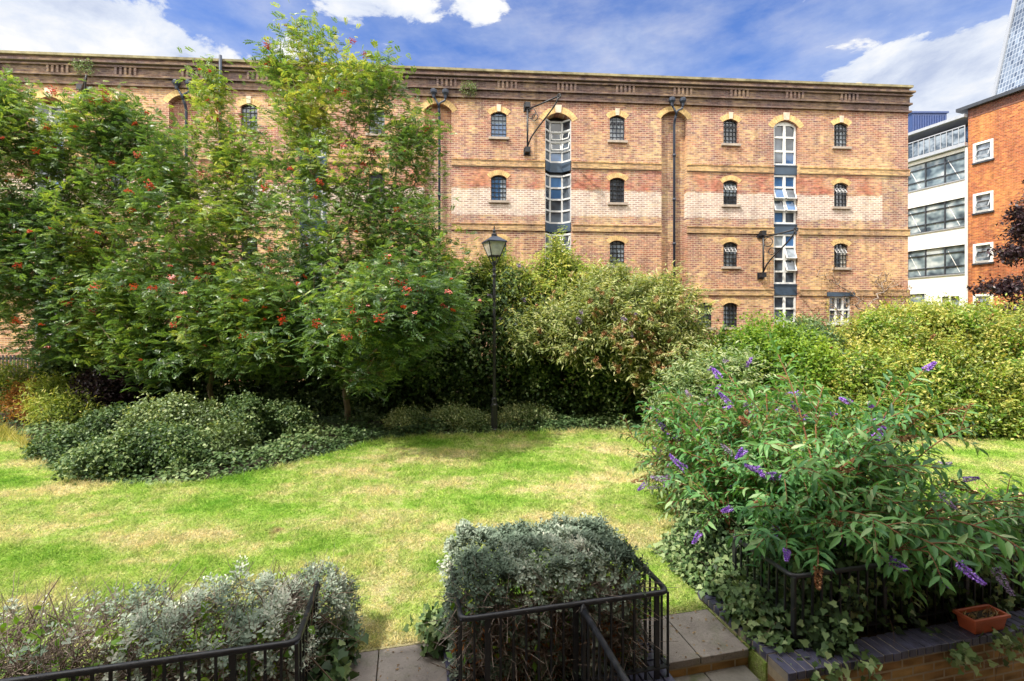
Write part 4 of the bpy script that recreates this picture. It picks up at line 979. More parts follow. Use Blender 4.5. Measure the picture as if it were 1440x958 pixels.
def scatter_leaves(C, N, per, spread, L, ar, kind, tvar=(.45, .28, .16), out=.6, up=.35, droop=.25, rnd=.7, light=.12):
    """leaves in clumps around centres C with outward normals N"""
    n = len(C); ct = tvar[0] + tvar[1] * G.uniform(-1, 1, n) + .55 * tvar[1] * wob(C, 2.2)
    P = np.repeat(C, per, 0) + G.normal(size=(n*per, 3)) * spread; Nn = np.repeat(N, per, 0)
    nv = nrm(Nn * out + np.array([0, 0, up]) + rnd_dir(n*per) * rnd)
    D = nrm(rnd_dir(n*per) + Nn * .5 - np.array([0, 0, droop])); Lr = L * G.uniform(.65, 1.25, n*per)
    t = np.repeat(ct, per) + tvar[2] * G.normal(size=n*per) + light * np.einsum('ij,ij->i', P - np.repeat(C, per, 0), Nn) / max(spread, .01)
    return leaf_arrays(P, D, nv, Lr, Lr * ar, kind, np.clip(t, 0, 1))
def px_blob(px, py, Y, rx, ry, ryd=None):
    c = PT(px, py, Y); s = Y / FOC; return (c, np.array([rx*s, ryd if ryd else (rx + ry) * .5 * s, ry*s]))
def shrub(name, blobs, mat, label, cat, clumps=900, per=14, spread=.13, L=.08, ar=.5, kind='quad', inner=.35, wood=M['twig'], group=None, zmin=.03, lump=.14, stems=36, shoots=0, shoot_l=(.3, .7), shoot_up=.6, mix=(), tv=(.45, .28, .16), lo=.74, hi=1.06, **kw):
    cx = np.mean([b[0] for b in blobs], 0); o = empty(name, (cx[0], cx[1], 0), 0, label, cat, group)
    off = np.array([cx[0], cx[1], 0]); B = [(np.array(c) - off, np.array(r)) for c, r in blobs]
    C, N = shell_points(B, clumps, lo, hi, zmin, lump)
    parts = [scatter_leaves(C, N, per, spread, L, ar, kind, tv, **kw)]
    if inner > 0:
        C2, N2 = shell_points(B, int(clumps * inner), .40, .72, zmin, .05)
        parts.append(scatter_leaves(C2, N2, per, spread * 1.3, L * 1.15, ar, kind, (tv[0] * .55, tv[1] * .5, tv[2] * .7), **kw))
    for mm, cn, ml, ma, mk, mt_ in mix:              # other climbers and brambles growing through
        C3, N3 = shell_points(B, cn, .9, 1.10, max(zmin, .2), .22); keep = wob(C3, .9) > .05; C3, N3 = C3[keep], N3[keep]
        np_mesh("foliage", [scatter_leaves(C3, N3, 12, .14, ml, ma, mk, mt_)], mm, o)
    if shoots:                                       # young shoots standing out of the outline
        ci = G.choice(len(C), shoots, p=(lambda w: w / w.sum())(np.clip(N[:, 2] + .45, .02, 2) * np.clip(.6 - N[:, 1], .1, 2))); P0 = C[ci]; d0 = nrm(N[ci] * .7 + np.array([0, 0, shoot_up]) + .5 * rnd_dir(shoots)); Ls = G.uniform(*shoot_l, shoots); sg = nrm(rnd_dir(shoots) * (1, 1, 0) - np.array([0, 0, .6]))
        tt = np.clip(tv[0] + .12 + tv[1] * G.uniform(-1, 1, shoots), 0, 1)
        for k in range(11):
            f = (k + 1) / 11; q = P0 + d0 * (Ls * f)[:, None] + sg * (Ls * .35 * f * f)[:, None]; dd = nrm(d0 + sg * .7 * f)
            for sgn in (-1, 1):
                S = nrm(np.cross(dd, np.array([0, 0, 1.]) + .5 * rnd_dir(shoots))) * sgn; ll = L * G.uniform(.7, 1.25, shoots) * (1.15 - .5 * f)
                parts.append(leaf_arrays(q, dd * .6 + S - np.array([0, 0, kw['droop'] * .5 if 'droop' in kw else .15]), nrm(np.array([0, -.2, 1]) + .6 * rnd_dir(shoots)), ll, ll * ar, kind, np.clip(tt + tv[2] * G.normal(size=shoots), 0, 1)))
    np_mesh("foliage", parts, mat, o)
    if stems:
        tg = C[G.permutation(len(C))[:stems]] * .92; zb = max(.0, min(p[2] for p in C)); base = np.array([B[0][0][0], B[0][0][1], 0.0])
        nodes, par, rr, _ = grow([base, base + (0, 0, .15), base + (0.02, 0, .4)], tg, .006, .4, .1)
        wood_mesh("stems", nodes, par, rr, wood, o, 5, rmax=.05)
    return o, C + off, N

# ------------------------------------------------------------------ rowan trees
def ico_cluster(name, r, n, mat):
    mb = MB()
    for _ in range(n):
        d = np.array([G.normal(), G.normal(), G.normal() * .55]); d = d / np.linalg.norm(d) * r * G.uniform(.3, 1); d[2] -= r * .2
        q = G.uniform(.012, .018)
        mb.add([d + (q,0,0), d - (q,0,0), d + (0,q,0), d - (0,q,0), d + (0,0,q), d - (0,0,q)], [(0,2,4),(2,1,4),(1,3,4),(3,0,4),(2,0,5),(1,2,5),(3,1,5),(0,3,5)])
    me = bpy.data.meshes.new(name); me.from_pydata(mb.v, [], mb.f); me.materials.append(mat); return me
berry_me = [ico_cluster("berry_cluster", .055 + .03*k, 18 + 14*k, M['berry']) for k in range(3)]
def pinnate(P, D, N, L, tint, pairs=5):
    """compound leaves: pairs of leaflets along a drooping rachis"""
    n = len(P); D = nrm(D); S = nrm(np.cross(D, N)); U_ = np.cross(S, D); out = []
    for k in range(pairs + 1):
        f = .22 + .78 * k / pairs; q = P + D * (L * f)[:, None] - np.array([0, 0, 1.]) * (L * .28 * f * f)[:, None]
        dd = D - np.array([0, 0, 1.]) * (.5 * f)
        for sgn in ((-1, 1) if k < pairs else (0,)):
            d = nrm(dd * (.62 if sgn else 1) + S * sgn * .8 - U_ * .12); ll = L * (.34 if k else .26) * G.uniform(.85, 1.15, n)
            out.append(leaf_arrays(q, d, U_ + .25 * rnd_dir(n), ll, ll * .40, 'quad', np.clip(tint + .07 * G.normal(size=n), 0, 1)))
    return out
def rowan(px, py, Y, blobs, label, clumps, per, berries, top):
    base = PT(px, py, Y); base[2] = 0; o = empty("rowan_tree", base, 0, label, "tree", "rowan trees with red berries")
    B = [(b[0] - base, b[1]) for b in blobs]
    C, N = shell_points(B, clumps, .28, 1.0, .9, .22, -1.2)
    tz = top - base[2]
    trunk = [np.array([0, 0, -.05]), np.array([.02, .02, .4])] + [np.array([.10 * math.sin(k * 1.3 + px), .08 * math.cos(k + px), .4 + k * .55]) for k in range(1, int(tz * .55 / .55))]
    nodes, par, rr, dirs = grow(trunk, C, .0065, .42, .22)
    wood_mesh("trunk", nodes, par, rr, M['bark'], o, 7, rmax=.125)
    n = len(C); ct = .49 + .24 * G.uniform(-1, 1, n) + .18 * wob(C + base, .8) + .05 * (C[:, 2] - 4) / 3
    m = n * per
    dr = np.repeat(dirs, per, 0); Q = np.repeat(C, per, 0) - dr * G.uniform(-.15, .75, m)[:, None] + G.normal(size=(m, 3)) * .17
    D = nrm(dr * .5 + rnd_dir(m) * np.array([1, 1, .55]) * .95 + np.array([0, 0, .10])); L = G.uniform(.16, .28, m)
    Nn = nrm(np.array([0, 0, 1.]) + rnd_dir(m) * .75 + .25 * np.array([SUN[0], SUN[1], 0]))
    np_mesh("crown", pinnate(Q, D, Nn, L, np.repeat(ct, per) + .08 * G.normal(size=m)), M['rowan'], o)
    cand = np.argsort(-(C[:, 2] * .10 - C[:, 1] * .28 + G.uniform(0, 2.6, n)))[:berries]
    for i, k in enumerate(cand):
        c = bpy.data.objects.new("berry_cluster", berry_me[i % 3]); COL.objects.link(c); c.parent = o
        c.location = C[k] + (G.uniform(-.2, .2), -G.uniform(.05, .35), G.uniform(-.1, .15)); c.rotation_euler = (G.uniform(-.4, .4), G.uniform(-.4, .4), G.uniform(0, 6)); q_ = G.uniform(.7, 1.45); c.scale = (q_, q_, q_ * G.uniform(.7, 1.1))
    return o
rowan(488, 598, 12.9, [px_blob(*b) for b in [(500,445,11.2,130,80,1.9),(570,420,10.8,90,75,1.8),(565,432,9.5,80,45,1.1),(545,424,9.5,85,32,1.1),(580,424,9.7,65,36,1.0),(585,440,9.4,62,35,.9),(530,450,9.7,85,45,1.0),(400,480,12,70,50,1.2),(420,420,12,70,80,1.4),(470,320,12.6,110,85,1.9),(575,330,12.4,70,70,1.3),(440,215,13,80,70,1.4),(560,230,13,65,75,1.2),(590,185,13,35,45,.8),(620,365,12.2,45,55,1.0),(610,440,11.6,55,45,1.0),
      (425,130,13,45,50,.9),(505,135,13,45,50,.9),(540,120,13,38,40,.7),(430,70,13,28,36,.5),(415,95,13,45,30,.6),(480,95,13,30,30,.5),(420,35,13,8,26,.2),(382,80,13,12,24,.25),(535,95,13,15,20,.3),(520,500,12,100,40,1.4)]],
      "tallest rowan with red berries, topmost shoots above the roof, left of the lamp post", 1000, 23, 92, 10.6)
rowan(299, 575, 13.4, [px_blob(*b) for b in [(290,430,12.6,105,75,1.7),(370,400,12.6,60,80,1.3),(275,330,13.2,100,75,1.7),(330,280,13.2,60,60,1.2),(265,230,13.4,60,50,1.1),(300,190,13.4,45,45,.8),(225,270,13.4,50,60,1),(298,125,13.4,20,40,.4),(330,215,13.4,30,40,.7),(215,430,12.6,60,70,1.2),(300,490,12.6,110,30,1.4),(380,490,12.4,60,40,1.1),(330,440,11.6,80,60,1.0),(210,490,12.6,60,40,1.1)]],
      "rowan with a bare lower trunk, between the tallest rowan and the left one", 780, 23, 60, 9.6)
rowan(142, 545, 13.9, [px_blob(*b) for b in [(140,420,13.2,85,75,1.7),(130,320,13.6,85,70,1.6),(165,230,13.8,65,55,1.3),(110,210,13.8,65,55,1.3),(150,160,13.8,60,32,1.0),(60,270,13.8,50,60,1.2),(205,190,13.9,35,40,.8),(60,380,13,60,60,1.3),(150,480,13.2,70,35,1.3),(90,470,12.9,60,40,1.1),(205,400,13,50,60,1.1)]],
      "rowan left of centre whose crown top stays below the roof cornice", 740, 23, 48, 8.8)
rowan(-70, 560, 13.2, [px_blob(*b) for b in [(0,400,12.4,55,60,1.4),(-60,380,12.8,100,90,1.9),(-30,260,13,80,80,1.7),(10,180,13.2,50,50,1.1),(-50,150,13.2,70,60,1.4),(15,135,13.2,22,28,.5),(30,330,12.9,40,50,1)]],
      "rowan at the far left edge, its trunk out of the picture", 500, 22, 26, 9.0)

# ------------------------------------------------------------------ dark ivy hedge and understory
hedge = [px_blob(*b) for b in [(600,520,13.9,70,88,.9),(690,500,14.1,80,105,1.0),(790,515,14.0,80,95,1.0),(870,530,13.8,70,80,.9),(940,535,13.7,55,75,.9),(640,440,14.3,60,60,.9),(580,580,14.0,70,40,.8),(680,580,14.0,70,40,.8),(780,580,13.9,70,40,.8),(880,580,13.8,70,40,.8),(950,575,13.7,50,40,.8)] + [(500 + 75*k, 556, 15.1, 62, 60, .7) for k in range(7)]]
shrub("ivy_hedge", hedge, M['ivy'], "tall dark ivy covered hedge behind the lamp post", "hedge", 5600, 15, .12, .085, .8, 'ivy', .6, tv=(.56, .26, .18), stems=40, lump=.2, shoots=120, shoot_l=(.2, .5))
for bl, lab in (([(200,520,14.6,80,60,.8),(110,535,14.4,45,55,.8),(140,570,14.3,70,30,.8),(220,570,14.4,70,30,.8)], "dark shrub in the shade under the left rowans"), ([(330,510,14.9,80,70,.8),(420,520,14.9,75,65,.8),(310,570,14.5,70,32,.8),(400,570,14.5,70,32,.8)], "dark leafy understory behind the second rowan trunk"), ([(510,535,14.7,60,70,.7),(490,575,14.4,70,34,.8)], "dark bush right behind the tallest rowan's trunk")):
    shrub("evergreen_shrub", [px_blob(*b) for b in bl], M['ivy'], lab, "shrub", 2200, 15, .13, .09, .7, 'ivy', .5, tv=(.50, .24, .16), stems=24)

# ------------------------------------------------------------------ flower spikes
def spike_mesh(name, Ls, r, n, mat, q=.012, curve=.0):
    t = G.uniform(0, 1, n); rr = r * (1 - t) ** .6 * G.uniform(.6, 1.05, n) + .004; a = G.uniform(0, 6.283, n)
    P = np.stack([rr*np.cos(a), rr*np.sin(a) + curve*t*t*Ls, t*Ls], 1); D = nrm(np.stack([np.cos(a), np.sin(a), np.full(n, .45)], 1) + .35*rnd_dir(n))
    o = np_mesh(name, [leaf_arrays(P - D*q*.5, D, rnd_dir(n), q*1.6, q*1.1, 'quad', G.uniform(0, 1, n))], mat); me = o.data; bpy.data.objects.remove(o); return me
def spikemat(name, stops):
    m, nt, b = newmat(name); a = nt.nodes.new("ShaderNodeAttribute"); a.attribute_name = "tint"; r = ramp(nt, stops, a.outputs["Fac"]); nt.links.new(r.outputs[0], b.inputs["Base Color"]); b.inputs["Roughness"].default_value = .8; return m
M['sp_purple'] = spikemat("purple_floret", [(0, (.16, .05, .40)), (.6, (.36, .16, .70)), (1, (.58, .40, .82))])
M['sp_lilac'] = spikemat("faded_lilac_floret", [(0, (.20, .13, .28)), (1, (.46, .38, .52))])
M['sp_brown'] = spikemat("brown_seed_head", [(0, (.12, .05, .02)), (.6, (.30, .13, .05)), (1, (.46, .26, .12))])
M['sp_tan'] = spikemat("tan_seed_head", [(0, (.28, .17, .07)), (1, (.56, .38, .18))])
SPK = {'purple': [spike_mesh("flower_spike", .20, .026, 300, M['sp_purple'], .011, .2), spike_mesh("flower_spike", .15, .023, 220, M['sp_purple'], .011, .1)],
       'lilac': [spike_mesh("flower_spike", .15, .02, 160, M['sp_lilac'], .010, .2)],
       'brown': [spike_mesh("seed_head", .24, .022, 240, M['sp_brown'], .011, .2), spike_mesh("seed_head", .17, .02, 180, M['sp_brown'], .011, .1)],
       'far': [spike_mesh("seed_head", .22, .035, 60, M['sp_tan'], .03, .2)], 'far_brown': [spike_mesh("seed_head", .22, .035, 60, M['sp_brown'], .03, .2)], 'far_purple': [spike_mesh("flower_spike", .20, .035, 60, M['sp_purple'], .028, .1)], 'far_lilac': [spike_mesh("flower_spike", .20, .035, 60, M['sp_lilac'], .028, .1)]}
def put_spike(o, loc, d, kind, s=1.0):
    me = R.choice(SPK[kind]); x = bpy.data.objects.new(me.name.split('.')[0], me); COL.objects.link(x); x.parent = o; x.location = loc
    x.rotation_euler = Vector(d).to_track_quat('Z', 'Y').to_euler(); x.scale = (s, s, s)

# ------------------------------------------------------------------ mid-distance butterfly bushes
def far_buddleia(blobs, mat, label, clumps, spikes, tv=(.52, .28, .16), kinds=('far', 'far', 'far_brown', 'far_lilac')):
    o, C, N = shrub("butterfly_bush", blobs, mat, label, "shrub", clumps, 14, .15, .15, .26, 'quad', .5, tv=tv, droop=.6, up=.5, stems=40, lump=.26, lo=.6, shoots=int(clumps * .16), shoot_l=(.4, .95), shoot_up=.35)
    off = np.array(o.location)
    k = np.argsort(C[:, 1] + G.uniform(0, 1.2, len(C)))[:spikes]
    for i in k:
        d = nrm(N[i] * .8 + np.array([G.uniform(-.4, .4), -.2, G.uniform(-1.0, .5)])); put_spike(o, C[i] - off + N[i] * .12, d, R.choice(kinds), G.uniform(.8, 1.3))
    return o
far_buddleia([px_blob(*b) for b in [(770,435,14.4,60,60,1.0),(715,425,14.5,45,55,.9),(690,395,14.6,28,35,.6),(785,378,14.5,32,28,.6),(820,410,14.3,45,35,.8)]], M['yel'], "yellow green butterfly bush rising behind the lamp post", 800, 24, (.46, .3, .16))
far_buddleia([px_blob(*b) for b in [(870,450,13.2,75,58,1.1),(938,482,13.3,48,50,.9),(850,490,12.7,85,45,.8),(930,520,12.7,55,38,.7),(860,398,13.4,30,20,.5),(925,425,13.4,45,30,.6),(800,470,12.9,45,40,.7),(965,510,13,30,40,.7),(760,480,13,40,40,.7)]], M['budd_olive'], "large grey green butterfly bush full of tan seed heads, right of the lamp post", 1700, 98, (.58, .32, .2), ('far', 'far', 'far', 'far', 'far_brown', 'far_lilac'))

# ------------------------------------------------------------------ right hand hedge
shrub("bush", [px_blob(*b) for b in [(1075,495,13.0,78,34,.9),(1040,520,12.6,50,40,.8),(1110,525,12.4,70,36,.8)]], M['bright'], "bright green bush below the warehouse windows", "shrub", 1200, 13, .12, .09, .55, 'quad', .5, tv=(.55, .28, .16), lump=.26, mix=((M['ivy'], 260, .09, .7, 'ivy', (.6, .3, .15)),), shoots=110, shoot_l=(.2, .55))
shrub("bush", [px_blob(*b) for b in [(1140,490,13.6,38,34,.7),(1128,472,13.7,14,20,.3)]], M['budd'], "darker green bush poking up between the bright bush and the yellow hedge", "shrub", 420, 13, .11, .10, .4, 'quad', .5, tv=(.42, .22, .14))
for bl, lab, mt in (([(1250,490,13.6,80,45,1.0),(1200,535,12.6,75,42,.9),(1235,462,13.8,26,20,.5),(1180,585,12.2,80,40,.8),(1110,580,12.2,60,40,.8)], "yellow green hedge mass under the sash window", 'yel'), ([(1345,480,13.5,75,45,1.0),(1320,540,12.5,80,48,.9),(1310,455,13.6,40,22,.6),(1265,585,12.1,80,40,.8),(1350,590,12.0,80,40,.8)], "olive green hedge mass in front of the white block", 'yel'), ([(1440,505,13.2,75,60,1.1),(1410,560,12.3,70,48,.9),(1530,540,13,80,80,1.3),(1440,595,11.9,80,40,.8),(1530,595,11.9,80,40,.8)], "yellow hedge mass at the right edge under the purple tree", 'yel')):
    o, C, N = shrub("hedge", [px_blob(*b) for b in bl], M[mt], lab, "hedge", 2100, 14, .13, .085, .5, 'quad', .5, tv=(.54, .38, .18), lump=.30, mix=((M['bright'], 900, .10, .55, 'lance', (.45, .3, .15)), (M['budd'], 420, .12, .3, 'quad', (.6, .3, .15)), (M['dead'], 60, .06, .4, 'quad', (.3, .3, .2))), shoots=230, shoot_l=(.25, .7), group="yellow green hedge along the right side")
    off = np.array(o.location); k = G.permutation(len(C))[:9]
    for i in k: put_spike(o, C[i] - off + N[i]*.1, N[i] + np.array([0, -.3, .2]), 'far_brown', G.uniform(.9, 1.5))
far_buddleia([px_blob(*b) for b in [(1000,560,11.2,55,55,.8),(960,560,11.8,35,45,.6)]], M['budd'], "pale green butterfly bush at the lawn corner left of the foreground bush", 520, 10, (.66, .24, .16), ('far_lilac', 'far_purple', 'far'))

# ------------------------------------------------------------------ purple tree at the right edge
def plum():
    base = PT(1478, 560, 16.0); base[2] = 0; o = empty("purple_leaf_tree", base, 0, "dark purple leaved tree reaching in from the right edge", "tree")
    B = [(b[0] - base, b[1]) for b in [px_blob(*q) for q in [(1414,352,16,30,6,.4),(1410,402,16,34,9,.5),(1406,438,15.8,42,9,.5),(1444,325,16,16,20,.4),(1500,395,16,56,100,1.5),(1437,298,16,8,14,.3),(1500,300,16.2,50,60,1.3)]]]
    C, N = shell_points(B, 470, .2, 1.02, .8, .15, -1.2); trunk = [np.array([0, 0, z]) for z in np.arange(0, 4.2, .5)]
    nodes, par, rr, dirs = grow(trunk, C, .007, .4, .1); wood_mesh("trunk", nodes, par, rr, M['bark'], o, 7, rmax=.13)
    per = 40; m = len(C)*per; dr = np.repeat(dirs, per, 0)
    Q = np.repeat(C, per, 0) - dr*G.uniform(-.15, .6, m)[:, None] + G.normal(size=(m, 3))*(.10, .10, .05); D = nrm(dr*.5 + rnd_dir(m) - np.array([0, 0, .7])); L = G.uniform(.09, .16, m)
    np_mesh("crown", [leaf_arrays(Q, D, nrm(np.array([0, 0, 1.]) + .8*rnd_dir(m)), L, L*.5, 'quad', np.clip(.45 + .25*G.normal(size=m), 0, 1))], M['plum'], o)
plum()

# ------------------------------------------------------------------ bare climber and weeds on the warehouse
def wall_pt(px, py, out=.05):
    u, z = U(px), ZW(px, py); return np.array([u*math.cos(w_rot) + out*math.sin(w_rot), WY + u*math.sin(w_rot) - out*math.cos(w_rot), z])
def climber():
    base = wall_pt(1212, 560, .12); base[2] = 0; o = empty("climbing_plant", base, 0, "bare leafless climber spreading on the brick around the sash window", "climber")
    tg = []
    for px, py in [(1150,385),(1165,392),(1178,400),(1190,410),(1160,425),(1175,440),(1150,430),(1225,388),(1240,385),(1255,393),(1262,402),(1232,400),(1248,410),(1268,420),(1272,408),(1225,425),(1240,430),(1258,432),(1270,440),(1205,415),(1198,430),(1186,425),(1218,440),(1250,445),(1235,415),(1166,380),(1245,398)]:
        for _ in range(3): tg.append(wall_pt(px + G.uniform(-7, 7), py + G.uniform(-6, 6), G.uniform(.06, .25)) - base)
    tg = np.array(tg); tk = [np.array([0, 0, z]) for z in (0, .8, 1.6, 2.4, 3.0)]; tk[-1] = tk[-1] + (-.15, -.05, 0)
    nodes, par, rr, dirs = grow(tk, tg, .013, .28, .15, .06); wood_mesh("stems", nodes, par, rr, M['twig_grey'], o, 5, rmax=.06)
    n = len(tg); per = 9; P = np.repeat(tg, per, 0) + G.normal(size=(n*per, 3))*.07; D = rnd_dir(n*per) - np.array([0, 0, .6]); L = G.uniform(.06, .13, n*per)
    np_mesh("dry_leaves", [leaf_arrays(P, D, rnd_dir(n*per), L, L*.4, 'quad', G.uniform(0, .45, n*per))], M['dead'], o)
climber()
for px, py, lab in ((660, 128, "weed tuft growing out of the cornice right of the tallest rowan"), (125, 96, "weed tuft growing out of the cornice at the left")):
    c = wall_pt(px, py, .22); shrub("weed_tuft", [(c, np.array([.38, .14, .22])), (c - np.array([0, 0, .22]), np.array([.28, .10, .18]))], M['ivy_var'], lab, "weed", 60, 9, .06, .07, .4, 'quad', 0, stems=0, tv=(.3, .2, .15), zmin=5)

# ------------------------------------------------------------------ low planting along the lawn edge
LOW = [("euonymus_shrub", [(576,597,12.4,27,19,.45)], 'ivy_var', "rounded variegated shrub left of the lamp base", 380, .05),
       ("euonymus_shrub", [(640,592,12.6,38,17,.45),(665,595,12.5,25,14,.4)], 'ivy_var', "wider variegated shrub touching the lamp base on its left", 480, .05),
       ("euonymus_shrub", [(740,588,12.9,35,16,.45)], 'ivy_var', "low bluish shrub just right of the lamp base", 330, .05)]
for nm, bl, mt, lab, c, L in LOW:
    shrub(nm, [px_blob(*b) for b in bl], M[mt], lab, "shrub", c, 16, .07, L, .6, 'quad', .4, tv=(.5, .25, .2), stems=14)
MOUNDS = [([(110,640,9.9,48,24,.55),(165,610,11.0,45,30,.6)], 'ivy', (.42, .26, .18), "leftmost ivy mound beside the dry grass"),
          ([(180,650,8.9,62,26,.5),(225,640,9.0,55,36,.55)], 'ivy', (.55, .26, .18), "ivy mound nearest the lawn, in front of the left rowans"),
          ([(300,636,9.7,55,36,.55),(250,604,10.7,55,40,.6)], 'ivy_var', (.26, .24, .16), "pale variegated mound in the middle of the left bed"),
          ([(352,606,10.9,46,40,.6),(398,603,11.3,34,32,.55)], 'ivy', (.58, .26, .18), "sunlit ivy mound in front of the second rowan")]
for bl, mt, tv, lab in MOUNDS:
    shrub("ivy_mound", [px_blob(*b) for b in bl], M[mt], lab, "shrub", 1300, 13, .07, .055, .8, 'ivy', .45, tv=tv, lump=.32, stems=20, wood=M['twig'])
def in_poly(P, poly):
    x, y = P[:, 0], P[:, 1]; r = np.zeros(len(P), bool); j = len(poly) - 1
    for i in range(len(poly)):
        xi, yi = poly[i]; xj, yj = poly[j]
        c = ((yi > y) != (yj > y)) & (x < (xj - xi) * (y - yi) / (yj - yi + 1e-12) + xi); r ^= c; j = i
    return r
def edge_dist(P, poly):
    d = np.full(len(P), 1e9)
    for a, b in zip(poly, poly[1:]):
        a, b = np.array(a), np.array(b); t = np.clip(((P - a) @ (b - a)) / ((b - a) @ (b - a) + 1e-9), 0, 1); d = np.minimum(d, np.linalg.norm(P - a - t[:, None] * (b - a), axis=1))
    return d
def bed_cover():
    poly = [(float(p[0]), float(p[1])) for p in bed_out]; n = 34000
    P = np.stack([G.uniform(-14, 12, n), G.uniform(8, 15, n)], 1); k = in_poly(P, poly); P = P[k]
    ed = edge_dist(P, poly[:88]); w = np.exp(-ed / 1.1) + .25; hgt = .34 * np.clip(ed / .35, .15, 1) * (.75 + .35 * wob(np.c_[P, P[:, 0]*0], 1.3))
    k = G.uniform(0, 1, len(P)) < w; P, hgt, ed = P[k], hgt[k], ed[k]; per = 5; m = len(P)*per
    Q = np.repeat(np.c_[P, hgt * G.uniform(.3, 1, len(P))], per, 0) + G.normal(size=(m, 3)) * (.06, .06, .03); Q[:, 2] = np.maximum(Q[:, 2], .02)
    L = G.uniform(.045, .085, m); t = .5 + .25 * np.repeat(wob(np.c_[P, P[:, 0]*0], .9), per) + .18 * G.normal(size=m)
    tag(np_mesh("ivy_ground_cover", [leaf_arrays(Q, rnd_dir(m) * (1, 1, .3), nrm(np.array([0, -.25, 1]) + .6 * rnd_dir(m)), L, L*.85, 'ivy', np.clip(t, 0, 1))], M['ivy']), "ivy ground cover along the edge of the lawn", "ground cover", kind='stuff')
bed_cover()

# left: rough grass, dock, bushes
shrub("bush", [px_blob(*b) for b in [(15,555,13.4,45,40,.8),(-60,560,13.2,60,45,1)]], M['yel'], "yellow green weedy bush at the far left under the fence", "shrub", 800, 13, .13, .09, .35, 'quad', .4, tv=(.5, .3, .16))
shrub("bush", [px_blob(*b) for b in [(140,565,13.2,42,40,.7),(165,555,13.4,40,42,.7)]], M['plum'], "blackish shrub beside the leftmost trunk", "shrub", 700, 13, .12, .08, .55, 'quad', .5, tv=(.35, .2, .14))
shrub("bush", [px_blob(*b) for b in [(95,580,12.4,35,26,.6),(75,560,12.8,25,30,.5)]], M['yel'], "tall pale weeds between the rusty dock and the blackish shrub", "weeds", 420, 12, .12, .11, .2, 'quad', .3, tv=(.55, .3, .18), stems=20)
shrub("dock_plant", [px_blob(*b) for b in [(36,568,12.9,18,32,.35),(48,580,12.6,14,24,.3)]], M['rust'], "rust coloured dried dock plant at the far left", "weed", 260, 12, .09, .08, .3, 'quad', .2, tv=(.5, .28, .2), stems=24, wood=M['stem_red'])

# ------------------------------------------------------------------ grass
def grass():
    n = 900000; Y = 3.6 * (20 / 3.6) ** G.uniform(0, 1, n); X = (G.uniform(-1.35, 1.35, n)) * Y
    a = X * CT + (Y - 3.405) * ST; b = -X * ST + (Y - 3.405) * CT
    P = np.stack([X, Y], 1); k = (Y < 17.5) & (b > .05) & ~((a > -1.46) & (a < -.4) & (b < .88)) & ~((a > 1.2) & (a < 2.16) & (b < .78)) & ~((a > -.4) & (a < 1.3) & (b < .95)) & ~((a < -1.4) & (b < .8)) & ~((a > 2.1) & (b < 1.0))
    P = P[k]; k = ~in_poly(P, [(float(p[0]), float(p[1])) for p in bed_out]); P = P[k]; Y = P[:, 1]; m = len(P)
    q3 = np.c_[P, Y * 0]; L = (.020 + .0036 * Y) * G.uniform(.5, 1.5, m) * (1 + .35 * wob(q3, 3.1) + .2 * wob(q3, 8)) * np.where(edge_dist(P, [(float(p[0]), float(p[1])) for p in bed_out][:72]) < .22, 1.9, 1); wd = .0030 + .00115 * Y; D = nrm(rnd_dir(m) * (1, 1, .25) * .95 + np.array([0, 0, .62]))
    tag(np_mesh("grass", [leaf_arrays(np.c_[P, np.zeros(m)], D, rnd_dir(m), L, wd, 'blade', np.clip(.5 + .30 * G.normal(size=m) + .10 * wob(q3, 6), 0, 1))], M['blade']), "short mown grass of the lawn, patchy and partly scorched", "grass", kind='stuff')
    # rough dry grass at the far left
    n = 16000; P = np.stack([G.uniform(-16.5, -9.3, n), G.uniform(9.6, 13.6, n)], 1)
    k = ~in_poly(P, [(float(p[0]), float(p[1])) for p in bed_out]) & (P[:, 1] > 10.9 + .5 * wob(np.c_[P, P[:, :1]*0], 1.1)); P = P[k]; m = len(P); L = G.uniform(.12, .42, m); D = nrm(rnd_dir(m) * (1, 1, .3) * .7 + np.array([0, 0, .8]))
    tag(np_mesh("dry_grass", [leaf_arrays(np.c_[P, np.zeros(m)], D, rnd_dir(m), L, .016, 'blade', np.clip(.5 + .25 * wob(np.c_[P, P[:, :1]*0], 1.7) + .2 * G.normal(size=m), 0, 1))], M['drygrass']), "long dry grass at the far left beyond the lawn", "grass", kind='stuff')
    # fallen leaves on the right lawn
    n = 5200; P = np.stack([G.uniform(4.2, 10.5, n), G.uniform(5.6, 9.2, n)], 1); k = G.uniform(0, 1, n) < np.exp(-((P[:, 1] - 6.9) / 1.0) ** 2) * (.65 + .5 * wob(np.c_[P, P[:, :1]*0], 1.5)); P = P[k]; m = len(P); L = G.uniform(.04, .09, m)
    tag(np_mesh("leaf_litter", [leaf_arrays(np.c_[P, G.uniform(.02, .06, m)], rnd_dir(m) * (1, 1, .2), nrm(np.array([0, 0, 1]) + .5 * rnd_dir(m)), L, L*.5, 'quad', G.uniform(.1, 1, m))], M['dead']), "fallen dry leaves on the grass behind the foreground bush", "leaf litter", kind='stuff')
    # leaf scraps on the slabs
    n = 130; P = np.stack([np.r_[G.uniform(1.3, 2.12, 70), G.uniform(-1.4, -.45, 60)], np.r_[G.uniform(.18, .76, 70), G.uniform(.3, .86, 60)], np.full(n, .006)], 1); L = G.uniform(.012, .035, n)
    tag(np_mesh("leaf_litter", [leaf_arrays(np.array([W(*p) for p in P]), rnd_dir(n) * (1, 1, .1), nrm(np.array([0, 0, 1]) + .35 * rnd_dir(n)), L, L*.5, 'quad', G.uniform(0, .8, n))], M['dead']), "scraps of dry leaf on the stone slabs of the paths", "leaf litter", kind='stuff')
grass()

